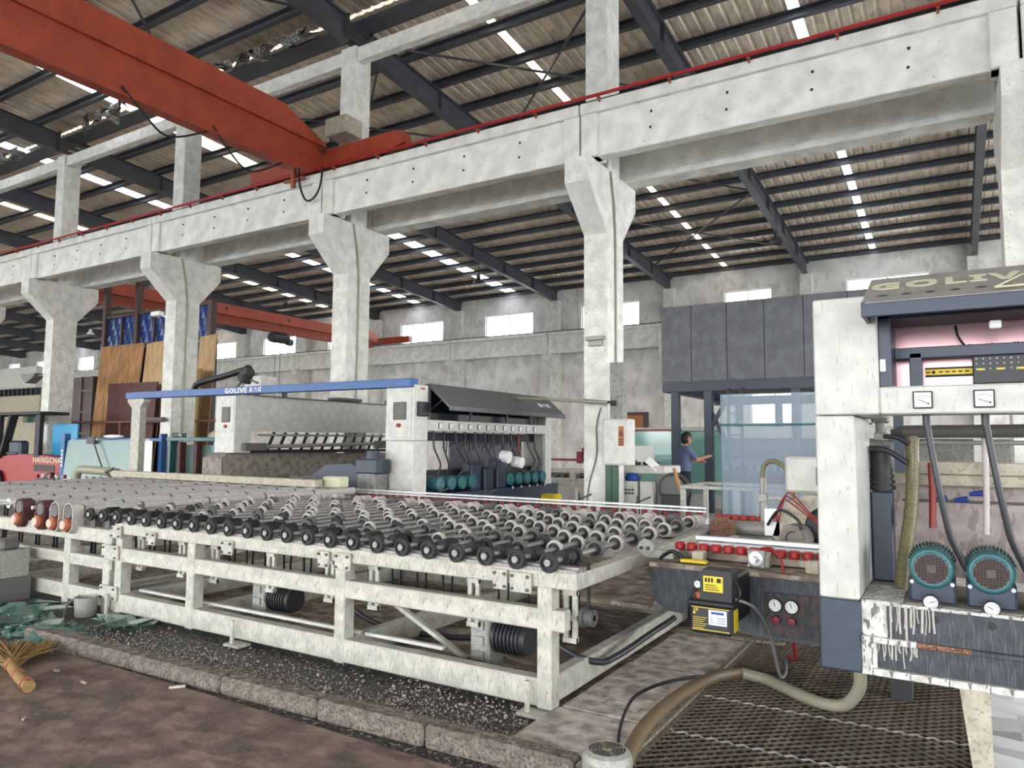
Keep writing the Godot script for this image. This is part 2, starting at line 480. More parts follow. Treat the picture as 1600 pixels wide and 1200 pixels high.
# ---------------------------------------------------------------- the building
func build_floor() -> void:
	var st := B()
	bb(st, -80, 16, -0.3, 0, -3.03, 19)
	var f := obj("floor", st, M.floor)
	f.set_meta("kind", "structure")
	st = B()
	bb(st, -80, 16, -0.3, -0.005, -33, -3.03)
	f = obj("floor", st, M.wet)
	f.set_meta("kind", "structure")
	st = B()
	bb(st, -80, -1.47, -0.25, 0.0, -8.6, -4.05)
	f = obj("floor", st, M.mud)
	f.set_meta("kind", "structure")
	# pale concrete in the far half of the hall
	st = B()
	bb(st, -80, 16, -0.2, 0.004, -32.9, -8.6)
	f = obj("floor", st, M.farfloor)
	f.set_meta("kind", "structure")
	st = B()
	bb(st, -300, 300, -0.6, -0.32, -260, 300)
	f = obj("floor", st, M.outside)
	f.set_meta("kind", "structure")
	# the chipped kerb between the walkway and the trough
	var k := thing("concrete_kerb", "low chipped concrete kerb between brown walkway and dark wet trough", "kerb", Vector3(-4, 0, -3.1))
	var x := -6.35
	while x < -1.5:
		var w := rng.randf_range(0.5, 1.05)
		var x1 := minf(x + w, -1.42)
		var z0 := -3.0 - (x + 6.35) * 0.034
		var s := B()
		bx(s, Vector3((x + x1) * 0.5, 0.05, z0 - 0.075), Vector3(x1 - x - 0.004, 0.12 + rng.randf_range(-0.012, 0.008), 0.14 + rng.randf_range(-0.015, 0.01)), 0.018, Basis(Vector3.UP, 0.034))
		obj("kerb_stone", s, M.kerb, k)
		x = x1
	# rubble and glass crumbs in the trough
	var mm := MultiMesh.new()
	mm.transform_format = MultiMesh.TRANSFORM_3D
	var g := B()
	bx(g, Vector3.ZERO, Vector3(1.0, 0.6, 0.8), 0.25)
	mm.mesh = g.commit()
	mm.mesh.surface_set_material(0, M.slab)
	mm.instance_count = 2600
	for i in 2600:
		var px := rng.randf_range(-6.4, -1.5)
		var t := absf(rng.randfn(0.0, 0.22))
		var pz := -3.25 - minf(t, 0.6) - (px + 6.35) * 0.03
		if i % 4 == 0:
			px = rng.randf_range(-3.2, -1.55)
			pz = rng.randf_range(-3.95, -3.25)
		var sc := rng.randf_range(0.004, 0.015) * (2.0 if i % 50 == 0 else 1.0)
		mm.set_instance_transform(i, Transform3D(Basis(Vector3(rng.randf(), rng.randf(), rng.randf()).normalized(), rng.randf() * TAU).scaled(Vector3.ONE * sc), Vector3(px, 0.002 + sc * 0.2, pz)))
	var mi := MultiMeshInstance3D.new()
	mi.multimesh = mm
	mi.name = numbered("rubble")
	add_child(mi)
	mi.set_meta("kind", "stuff")
	tag(mi, "pale rubble and glass crumbs scattered along the wet trough", "rubble")
	# small chips on the walkway
	for c in [[-4.36, -3.0, 0.05, "pale splinter of wood lying on the brown floor near the kerb"], [-5.35, -2.75, 0.025, "tiny white chip on the brown floor beside the straw broom"], [-4.95, -2.72, 0.03, "small pale flake on the brown floor short of the kerb"], [-4.6, -2.2, 0.02, "tiny white crumb alone on the open brown floor"]]:
		var s := B()
		bx(s, Vector3(c[0], 0.008, c[1]), Vector3(c[2] * 2.0, 0.014, c[2] * 0.6), 0.004, Basis(Vector3.UP, c[0] * 7.0))
		tag(obj("floor_chip", s, M.slab), c[3], "debris")

func build_shell() -> void:
	# wall_back with its window openings; the wall stands at z = -32.6
	var wins := [[-3.66, -0.63], [-8.73, -6.64], [-15.9, -12.79], [-21.7, -18.7], [-27.68, -24.58], [-33.6, -30.6], [-39.65, -36.55], [-45.07, -42.5], [-51.6, -48.6], [-57.6, -54.6], [-62.7, -59.6], [-69.6, -66.6], [-74.6, -71.6]]
	var st := B()
	bb(st, -78, -7.65, 0, 7.3, -32.95, -32.6)
	bb(st, -5.6, 14, 0, 7.3, -32.95, -32.6)
	bb(st, -7.65, -5.6, 0, 2.5, -32.95, -32.6)
	bb(st, -7.65, -5.6, 4.4, 7.3, -32.95, -32.6)
	bb(st, -78, 14, 8.5, 9.75, -32.95, -32.6)
	var x := 14.0
	for w in wins:
		bb(st, w[1], x, 7.3, 8.5, -32.95, -32.6)
		x = w[0]
	bb(st, -78, x, 7.3, 8.5, -32.95, -32.6)
	obj("wall_back", st, M.plaster).set_meta("kind", "structure")
	var lw := setting("window_14", Vector3(-6.62, 2.5, -32.75))
	st = B()
	for q in [-7.62, -6.62, -5.63]:
		bb(st, q - 0.03, q + 0.03, 2.5, 4.4, -32.8, -32.7)
	for q in [2.53, 4.37]:
		bb(st, -7.65, -5.6, q - 0.03, q + 0.03, -32.8, -32.7)
	obj("window_frame", st, M.white, lw)
	for q in [-7.59, -6.59]:
		st = B()
		bb(st, q, q + 0.94, 2.56, 4.34, -32.755, -32.745)
		obj("pane", st, M.window, lw)
	for i in wins.size():
		var w = wins[i]
		var o := setting("window_%d" % (i + 1), Vector3((w[0] + w[1]) * 0.5, 7.3, -32.75))
		var s := B()
		for y in [7.33, 8.47]:
			bb(s, w[0], w[1], y - 0.03, y + 0.03, -32.8, -32.7)
		for q in [w[0] + 0.03, w[1] - 0.03]:
			bb(s, q - 0.03, q + 0.03, 7.36, 8.44, -32.8, -32.7)
		var np := 4 if i > 5 or i == 4 else 2
		var dw: float = (w[1] - w[0]) / np
		for k in range(1, np):
			bb(s, w[0] + dw * k - 0.03, w[0] + dw * k + 0.03, 7.36, 8.44, -32.8, -32.7)
		obj("window_frame", s, M.white, o)
		for k in np:
			s = B()
			bb(s, w[0] + dw * k + 0.03, w[0] + dw * (k + 1) - 0.03, 7.36, 8.44, -32.755, -32.745)
			obj("pane", s, M.window, o)
	# wall_left and wall_right close the ends of the hall
	st = B()
	prism(st, [Vector2(33, 0), Vector2(33, yr(-33)), Vector2(-18, yr(18)), Vector2(-18, 0)], Vector3(-78.35, 0, 0), Vector3(0, 0, -1), Vector3.UP, Vector3(0.35, 0, 0))
	obj("wall_left", st, M.plaster).set_meta("kind", "structure")
	st = B()
	# with a tall loading door in the far bay
	bb(st, 14, 14.35, 0, 8.4, -33, -30.5)
	bb(st, 14, 14.35, 0, 8.4, -14.0, -10.5)
	bb(st, 14, 14.35, 0, 8.4, 5.0, 18)
	bb(st, 14, 14.35, 5.6, 8.4, -10.5, 5.0)
	prism(st, [Vector2(33, 8.4), Vector2(33, yr(-33)), Vector2(-18, yr(18)), Vector2(-18, 8.4)], Vector3(14, 0, 0), Vector3(0, 0, -1), Vector3.UP, Vector3(0.35, 0, 0))
	bb(st, 14, 14.35, 7.6, 8.4, -30.5, -14.0)
	obj("wall_right", st, M.plaster).set_meta("kind", "structure")
	# wall_front has a long open loading side with a band of wall over it
	st = B()
	bb(st, -78, 14, 7.4, yr(18), 17.7, 18.0)
	for k in 9:
		bb(st, 13.4 - k * 11.4, 14 - k * 11.4, 0, 7.4, 17.5, 18.0)
	obj("wall_front", st, M.plaster).set_meta("kind", "structure")
	# pilasters and their corbels on the back wall
	var px := 0.85
	while px > -76:
		st = B()
		bb(st, px - 0.25, px + 0.25, 0, 8.85, -32.6, -32.2, 0.02)
		prism(st, [Vector2(32.2, 6.05), Vector2(31.4, 6.05), Vector2(31.4, 5.75), Vector2(32.2, 4.95)], Vector3(px - 0.2, 0, 0), Vector3(0, 0, -1), Vector3.UP, Vector3(0.4, 0, 0))
		obj("trim_pilaster", st, M.concrete).set_meta("kind", "structure")
		px -= 6.03
	# crane runway along the back wall
	px = 0.85
	var n := 0
	while px > -76:
		var o := thing("wall_crane_beam", "white concrete crane runway beam along the back wall under the high windows", "beam", Vector3(px - 3, 6.05, -31.7), "runway beams on the back wall")
		st = B()
		bb(st, px - 6.01, px - 0.02, 6.05, 6.95, -31.85, -31.62, 0.02)
		bb(st, px - 0.3, px - 0.02, 6.05, 6.95, -31.95, -31.55, 0.02)
		bb(st, px - 6.01, px - 5.73, 6.05, 6.95, -31.95, -31.55, 0.02)
		obj("web", st, M.beam, o)
		st = B()
		bb(st, px - 6.01, px - 0.02, 6.95, 7.12, -32.0, -31.48, 0.02)
		obj("flange", st, M.beam, o)
		px -= 6.03
		n += 1
	st = B()
	bb(st, -76, 4, 7.12, 7.2, -31.8, -31.7)
	tag(obj("wall_crane_rail", st, M.dark), "thin dark steel crane rail on top of the back wall runway", "rail")
	build_roof()

func build_roof() -> void:
	var c := setting("ceiling", Vector3(0, 10, 0))
	var up := Vector3(0, 1, -SL).normalized()
	var lights := [[-2.74, -2.5, 0], [-8.72, -8.5, 1], [-20.3, -19.65, 2], [-26.6, -26.05, 0], [-32.6, -32.1, 1], [-38.3, -37.8, 0], [-44.3, -43.8, 1], [-50.4, -49.9, 0], [-56.4, -55.9, 0], [-62.4, -61.9, 0], [3.3, 3.6, 0], [9.3, 9.6, 0]]
	var cuts := []
	for l in lights:
		cuts.append_array([l[0], l[1]])
	cuts.append_array([-78.0, 14.0])
	cuts.sort()
	for i in cuts.size() - 1:
		var a: float = cuts[i]
		var b: float = cuts[i + 1]
		var skylight := -1
		for l in lights:
			if l[0] == a:
				skylight = l[2]
		var n := maxi(1, roundi((b - a) / 1.05))
		for k in n:
			var x0 := a + (b - a) * k / n
			var x1 := a + (b - a) * (k + 1) / n
			for seg in [[-33.0, -21.9], [-22.0, -11.4], [-11.5, 18.3]]:
				var st := B()
				var ribs := maxi(1, roundi((x1 - x0) / 0.26))
				var w := (x1 - x0) / ribs
				var pr := []
				for r in ribs:
					for q in [[0.0, 0.0], [0.62, 0.0], [0.72, 0.022], [0.90, 0.022]]:
						pr.append(Vector2(x0 + (r + q[0]) * w, q[1] if skylight < 0 else q[1] * 0.3))
				pr.append(Vector2(x1 + 0.01, 0.0))
				for q in pr.size() - 1:
					var z0: float = seg[0]
					var z1: float = seg[1]
					face(st, Vector3(pr[q].x, yr(z0) + pr[q].y, z0), Vector3(pr[q + 1].x, yr(z0) + pr[q + 1].y, z0), Vector3(pr[q + 1].x, yr(z1) + pr[q + 1].y, z1), Vector3(pr[q].x, yr(z1) + pr[q].y, z1), -up)
				if skylight < 0:
					obj("roof_sheet", st, M.sheet, c)
				else:
					var yel: bool = skylight == 1 or (skylight == 2 and seg[0] == -22.0)
					obj("skylight_panel", st, M.fibre_yellow if yel else M.fibre, c)
	var z := -32.4
	while z < 18:
		var st := B()
		var y := yr(z)
		bb(st, -78, 14, y - 0.21, y - 0.195, z - 0.07, z + 0.07)
		bb(st, -78, 14, y - 0.21, y - 0.01, z - 0.075, z - 0.06)
		bb(st, -78, 14, y - 0.025, y - 0.01, z - 0.07, z + 0.07)
		obj("purlin", st, M.steel, c)
		z += 1.285
	# rafters: I-sections, one row over each bay
	var xs := []
	for k in 13:
		xs.append(0.85 - 6.03 * k)
	xs.append(6.88)
	for xr in xs:
		for seg in [[-32.55, -11.9], [-11.1, 17.7]]:
			var st := B()
			var z0: float = seg[0]
			var z1: float = seg[1]
			var dp0 := 0.56
			for part in [[0.0, 0.02, 0.11], [0.02, dp0 - 0.02, 0.008], [dp0 - 0.02, dp0, 0.11]]:
				prism(st, [Vector2(z0, yb(z0) + part[0]), Vector2(z1, yb(z1) + part[0]), Vector2(z1, yb(z1) + part[1]), Vector2(z0, yb(z0) + part[1])], Vector3(xr - part[2], 0, 0), Vector3(0, 0, 1), Vector3.UP, Vector3(part[2] * 2, 0, 0))
			var zz := z0 + 2.6
			while zz < z1 - 0.5:
				bb(st, xr - 0.1, xr + 0.1, yb(zz) + 0.02, yb(zz) + 0.54, zz - 0.008, zz + 0.008)
				zz += 2.57
			# end plates over the columns
			if z1 < -10:
				bb(st, xr - 0.13, xr + 0.13, yb(z1) - 0.05, yb(z1) + 0.62, z1, z1 + 0.03)
			else:
				bb(st, xr - 0.13, xr + 0.13, yb(z0) - 0.05, yb(z0) + 0.62, z0 - 0.03, z0)
				for q in 3:
					bb(st, xr - 0.13, xr + 0.13, yb(z0) + 0.06 + q * 0.17, yb(z0) + 0.075 + q * 0.17, z0 - 0.75, z0)
			obj("rafter", st, M.steel, c)
	# crossed bracing rods between two rafters
	for b in [[-11.0, -5.4, -30.0, -24.0], [-11.0, -5.4, -24.0, -18.0], [-17.0, -11.4, -17.5, -12.5], [-11.0, -5.4, -17.5, -12.4], [-17.0, -11.4, -10.8, -4.5]]:
		for f in [0, 1]:
			var st := B()
			var za: float = b[2] if f == 0 else b[3]
			var zb: float = b[3] if f == 0 else b[2]
			bar(st, Vector3(b[0], yb(za) + 0.5, za), Vector3(b[1], yb(zb) + 0.5, zb), 0.045, 0.045)
			obj("brace_rod", st, M.steel, c)
	# valley gutter above the column row
	var sv := B()
	bb(sv, -78, 14, yr(-11.5) - 0.34, yr(-11.5) - 0.30, -11.75, -11.25)
	obj("gutter", sv, M.steel, c)

func build_columns() -> void:
	var lab := ["white concrete column at the right edge behind the open grey hood", "white concrete column that carries the beige switch cabinet and grey duct", "white concrete column rising behind the long blue gantry beam", "white concrete column beside the leaning plywood with a green exit sign", "white concrete column behind the dark roof guard of the forklift", "white concrete column of which only a corbel tip shows beyond the forklift"]
	for i in COLX.size():
		var x: float = COLX[i]
		var o := thing("concrete_column", lab[i], "column", Vector3(x, 0, -11.53), "concrete columns of the middle row")
		var st := B()
		var w := 0.22
		# shaft and both corbels in one outline (z, y)
		prism(st, [Vector2(-11.19, 0), Vector2(-11.19, 5.2), Vector2(-10.45, 5.9), Vector2(-10.45, 6.32), Vector2(-12.48, 6.32), Vector2(-12.48, 5.9), Vector2(-11.87, 5.2), Vector2(-11.87, 0)], Vector3(x - w, 0, 0), Vector3(0, 0, 1), Vector3.UP, Vector3(w * 2, 0, 0))
		obj("shaft", st, M.concrete, o)
		st = B()
		bb(st, x - w, x + w, 6.32, 10.34, -11.74, -11.24, 0.015)
		obj("upper_shaft", st, M.concrete, o)
		# a cast pipe running down the side face
		if i < 4:
			st = B()
			tube(st, curve([Vector3(x + w + 0.02, 6.3, -11.3), Vector3(x + w + 0.03, 5.6, -11.45), Vector3(x + w + 0.02, 4.9, -11.5), Vector3(x + w + 0.02, 0.5, -11.5)], 10), 0.02, 6)
			obj("conduit", st, M.hose_grey, o)
	for i in COLX.size():
		var x1: float = COLX[i] if i > 0 else COLX[0]
		var x0 := x1 - 6.03
		if i == 0:
			make_runway(6.88, 0.86, 0)
		make_runway(x1, x0, i + 1)
	# red conductor rail along the near runway
	var r := thing("conductor_rail", "thin red conductor rail clipped along the top of the near runway beams", "rail", Vector3(-12, 7.25, -10.5))
	var st := B()
	bb(st, -35, 6.5, 7.285, 7.325, -10.50, -10.46)
	obj("rail", st, M.rail_red, r)
	var x := 6.0
	while x > -34:
		st = B()
		bb(st, x - 0.015, x + 0.015, 7.20, 7.29, -10.535, -10.50)
		bb(st, x - 0.02, x + 0.02, 7.24, 7.26, -10.55, -10.45)
		obj("clip", st, M.copper, r)
		x -= 1.2
	st = B()
	bb(st, -35, 6.5, 7.26, 7.36, -10.80, -10.72)
	tag(obj("crane_rail", st, M.dark), "dark steel crane rail on top of the near runway beams", "rail")
	# tie beams between the column tops
	var tl := ["first white tie beam from the right joining two column tops, cut by the frame", "white tie beam joining the column tops above the orange crane carriage", "white tie beam joining column tops, half hidden by the orange crane girder", "white tie beam joining the two column tops left of the orange girder", "leftmost white tie beam joining column tops, cut by the frame"]
	for i in 5:
		st = B()
		var a: float = COLX[i] - 0.22
		var b: float = COLX[i + 1] + 0.22
		bb(st, b, a, 9.98, 10.30, -11.50, -11.28, 0.015)
		tag(obj("tie_beam", st, M.concrete), tl[i], "beam", "tie beams between the column tops")

func make_runway(x1: float, x0: float, i: int) -> void:
	var nl := ["above the grey hood, leaving the frame at the right", "spanning from the switch cabinet column to the column at the right edge", "spanning from the blue gantry column to the switch cabinet column", "under the orange crane carriage with hanging black cable", "spanning left of the plywood column towards the forklift column", "left of the forklift column near the frame edge", "last before the left frame edge"]
	var o := thing("runway_beam", "near white concrete runway beam " + nl[i], "beam", Vector3((x0 + x1) * 0.5, 6.33, -10.75), "runway beams on the near corbels")
	var a := x0 + 0.015
	var b := x1 - 0.015
	var st := B()
	bb(st, a, b, 6.33, 7.08, -10.86, -10.63, 0.012)
	obj("web", st, M.beam, o)
	st = B()
	bb(st, a, b, 7.06, 7.25, -11.0, -10.54, 0.012)
	obj("flange", st, M.beam, o)
	for e in [[a, a + 0.3], [b - 0.3, b]]:
		st = B()
		bb(st, e[0], e[1], 6.33, 7.07, -10.98, -10.57, 0.015)
		obj("end_block", st, M.beam, o)
	for k in 4:
		st = B()
		var hx := lerpf(a, b, 0.2 + 0.2 * k)
		for hy in [6.62, 6.88]:
			cyl(st, Vector3(hx + (0.03 if hy > 6.7 else 0.0), hy, -10.635), Vector3(hx, hy, -10.622), 0.022, 8)
		obj("bolt", st, M.dark, o)
	var f := thing("rear_runway_beam", "shaded white runway beam on the rear corbels behind the near one " + nl[i], "beam", Vector3((x0 + x1) * 0.5, 6.33, -12.25), "runway beams on the rear corbels")
	st = B()
	bb(st, a, b, 6.43, 7.1, -12.33, -12.13, 0.012)
	obj("web", st, M.beam, f)
	st = B()
	bb(st, a, b, 6.33, 6.45, -12.42, -12.02, 0.012)
	bb(st, a, b, 6.455, 6.475, -12.14, -12.08)
	obj("lower_flange", st, M.beam, f)
	st = B()
	bb(st, a, b, 7.08, 7.25, -12.46, -11.98, 0.012)
	obj("upper_flange", st, M.beam, f)

func build_cranes() -> void:
	# near bridge crane
	var o := thing("bridge_crane", "orange box girder crane crossing overhead at the upper left", "crane", Vector3(-11.6, 7.1, -6))
	var st := B()
	# upper box with a sloped end, then the narrower lower box
	prism(st, [Vector2(10.75, 7.86), Vector2(10.75, 7.92), Vector2(9.6, 8.38), Vector2(-8, 8.38), Vector2(-8, 7.86)], Vector3(-11.95, 0, 0), Vector3(0, 0, -1), Vector3.UP, Vector3(0.67, 0, 0))
	obj("girder", st, M.orange, o)
	st = B()
	prism(st, [Vector2(10.75, 7.40), Vector2(10.75, 7.85), Vector2(-8, 7.85), Vector2(-8, 7.18), Vector2(9.9, 7.18)], Vector3(-11.45, 0, 0), Vector3(0, 0, -1), Vector3.UP, Vector3(0.14, 0, 0))
	obj("lower_girder", st, M.orange, o)
	st = B()
	bb(st, -11.98, -11.24, 7.845, 7.865, -10.76, 8)
	bb(st, -11.5, -11.25, 7.14, 7.185, -9.9, 8)
	obj("flange", st, M.orange, o)
	st = B()
	bb(st, -13.6, -9.35, 7.40, 7.78, -10.90, -10.62, 0.03)
	prism(st, [Vector2(-9.36, 7.40), Vector2(-9.05, 7.48), Vector2(-9.1, 7.72), Vector2(-9.36, 7.78)], Vector3(0, 0, -10.9), Vector3.RIGHT, Vector3.UP, Vector3(0, 0, 0.28))
	obj("end_carriage", st, M.orange, o)
	for x in [-9.75, -13.2]:
		st = B()
		cyl(st, Vector3(x, 7.5, -10.83), Vector3(x, 7.5, -10.69), 0.14, 18)
		obj("wheel", st, M.dark, o)
	st = B()
	bb(st, -11.1, -10.5, 7.98, 8.36, -11.0, -10.5, 0.015)
	obj("control_box", st, M.beige, o)
	st = B()
	for k in 4:
		tube(st, curve([Vector3(-11.2 + k * 0.12, 7.75, -10.45), Vector3(-11.0 + k * 0.05, 7.55 + 0.05 * k, -10.4), Vector3(-10.9, 7.9, -10.5)], 8), 0.012, 5)
	obj("wiring", st, M.black, o)
	var f := thing("festoon_cable", "black festoon cable hanging in a loop in front of the runway beam", "cable", Vector3(-11.5, 6.6, -10.4))
	st = B()
	tube(st, curve([Vector3(-11.74, 7.8, -10.4), Vector3(-11.70, 7.1, -10.4), Vector3(-11.52, 6.68, -10.4), Vector3(-11.3, 6.64, -10.4), Vector3(-11.12, 6.85, -10.42), Vector3(-11.06, 7.3, -10.45)], 24), 0.022, 6)
	obj("loop", st, M.black, f)
	st = B()
	bb(st, -11.95, -11.86, 7.0, 7.85, -10.45, -10.38)
	bb(st, -12.2, -11.6, 7.15, 7.2, -10.46, -10.40)
	obj("bracket", st, M.copper, f)
	var kl := ["thin black cable swag under the orange girder, upper of two", "thin black cable swag under the orange girder near the plywood column top"]
	var ks := [[Vector3(-11.3, 7.3, -6.3), Vector3(-11.22, 7.0, -6.6), Vector3(-11.25, 6.75, -7.1), Vector3(-11.3, 7.15, -7.9)], [Vector3(-11.3, 7.3, -8.0), Vector3(-11.22, 6.95, -8.25), Vector3(-11.25, 6.7, -8.8), Vector3(-11.3, 7.15, -9.6)]]
	for i in 2:
		st = B()
		tube(st, curve(ks[i], 20), 0.018, 6)
		tag(obj("cable_swag", st, M.black), kl[i], "cable", "cable swags under the near crane")
	# far bridge crane
	var c := thing("far_bridge_crane", "orange bridge crane in the far bay behind the columns", "crane", Vector3(-28.2, 6.9, -22))
	st = B()
	bb(st, -28.5, -28.0, 7.3, 7.78, -31.0, -12.9, 0.01)
	obj("girder", st, M.orange, c)
	st = B()
	bb(st, -28.62, -27.92, 7.28, 7.32, -31.0, -12.9)
	bb(st, -28.4, -28.1, 6.95, 7.3, -30.6, -13.2)
	bb(st, -28.5, -27.98, 6.9, 6.95, -30.6, -13.2)
	obj("lower_girder", st, M.orange, c)
	for z in [-12.25, -31.7]:
		st = B()
		bb(st, -30.3, -26.2, 7.25, 7.6, z - 0.14, z + 0.14, 0.03)
		obj("end_carriage", st, M.orange, c)
	for z in [-17.8, -20.2, -20.9, -24.5]:
		st = B()
		cyl(st, Vector3(-27.995, 7.56, z), Vector3(-27.985, 7.56, z), 0.07, 12)
		obj("access_hole", st, M.dark, c)
	var h := thing("crane_hoist", "dark electric hoist hanging under the far orange crane before a window", "hoist", Vector3(-28.2, 6.4, -24))
	st = B()
	cyl(st, Vector3(-28.2, 6.62, -24.6), Vector3(-28.2, 6.62, -23.6), 0.24, 16)
	obj("drum", st, M.dark, h)
	st = B()
	cyl(st, Vector3(-28.2, 6.5, -24.9), Vector3(-28.2, 6.5, -24.6), 0.17, 14)
	obj("motor", st, M.teal, h)
	st = B()
	bb(st, -28.35, -28.05, 6.8, 6.96, -24.4, -23.8, 0.02)
	obj("trolley", st, M.dark, h)
	st = B()
	for z in [-23.9, -24.2]:
		cyl(st, Vector3(-28.2, 6.5, z), Vector3(-28.2, 2.5, z), 0.012, 6)
	obj("rope", st, M.black, h)
	# pendant lamps, unlit
	var ll := ["pendant lamp hanging over the far bay in front of the orange far crane", "pendant lamp hanging from the roof near the skylight strip above the machine", "pendant lamp hanging under the rafter right of the middle skylight", "pale pendant lamp hanging at the left between dark rafters", "pendant lamp hanging beside the corbel of the blue gantry column"]
	var lp := [Vector3(-30.0, 8.69, -26.0), Vector3(-17.83, 8.68, -26.2), Vector3(-5.1, 8.7, -26), Vector3(-49.5, 8.67, -26.4), Vector3(-20.63, 8.97, -22.4)]
	for i in 5:
		var p: Vector3 = lp[i]
		var l := thing("pendant_lamp", ll[i], "lamp", p)
		st = B()
		cyl(st, p + Vector3(0, 0.2, 0), Vector3(p.x, yr(p.z) + 0.01, p.z), 0.012, 6)
		obj("rod", st, M.dark, l)
		st = B()
		lathe(st, p, Vector3.UP, [[0.0, 0.36], [0.09, 0.34], [0.1, 0.16], [0.26, 0.0], [0.25, 0.0], [0.09, 0.14], [0.0, 0.14]], 16)
		obj("lamp_shade", st, M.steel if i != 3 else M.white, l)
	# torn roof insulation hanging from the gutter line
	var il := ["torn white and black insulation hanging below the roof valley by the upper column", "ragged dark insulation hanging from the valley left of the orange girder", "ragged insulation hanging from the valley at the left frame edge"]
	var ip := [[-15.4, -12.3, -11.0], [-21.5, -19.3, -10.9], [-28.3, -25.4, -11.0]]
	for i in 3:
		st = B()
		var q = ip[i]
		var nx := 15
		var ny := 4
		var g := []
		for a in nx + 1:
			var row := []
			var drop := 0.06 + 0.55 * pow(absf(sin(a * 0.61 + i * 1.3)), 3.0) * rng.randf_range(0.5, 1.0)
			for b in ny + 1:
				row.append(Vector3(lerpf(q[0], q[1], float(a) / nx) + rng.randf_range(-0.07, 0.07) * b, yr(-11.0) - 0.2 - drop * b / ny + rng.randf_range(-0.02, 0.02), q[2] + 0.05 * b * sin(a * 1.7 + b * 1.1) + rng.randf_range(-0.05, 0.05)))
			g.append(row)
		for a in nx:
			for b in ny:
				if (a * 5 + i) % 7 != 3:
					face(st, g[a][b], g[a + 1][b], g[a + 1][b + 1], g[a][b + 1], Vector3(0, 0, 1))
		tag(obj("torn_insulation", st, M.insulation), il[i], "insulation")

# ---------------------------------------------------------------- roller table in front
func wheel_mesh(rim: Material, recess: Material) -> ArrayMesh:
	var st := B()
	var c := Vector3(0, 0, 0.017)
	var ax := Vector3(0, 0, -1)
	lathe(st, c, ax, [[0.045, 0.0], [0.057, 0.0], [0.061, 0.004], [0.061, 0.030], [0.057, 0.034], [0.045, 0.034]], 20)
	var m := st.commit()
	st = B()
	lathe(st, c, ax, [[0.0, -0.003], [0.019, -0.003], [0.026, 0.002], [0.026, 0.011], [0.045, 0.011], [0.045, 0.0]], 20)
	lathe(st, c, ax, [[0.045, 0.034], [0.045, 0.023], [0.026, 0.023], [0.026, 0.045], [0.018, 0.048]], 20)
	st.commit(m)
	m.surface_set_material(0, rim)
	m.surface_set_material(1, recess)
	return m

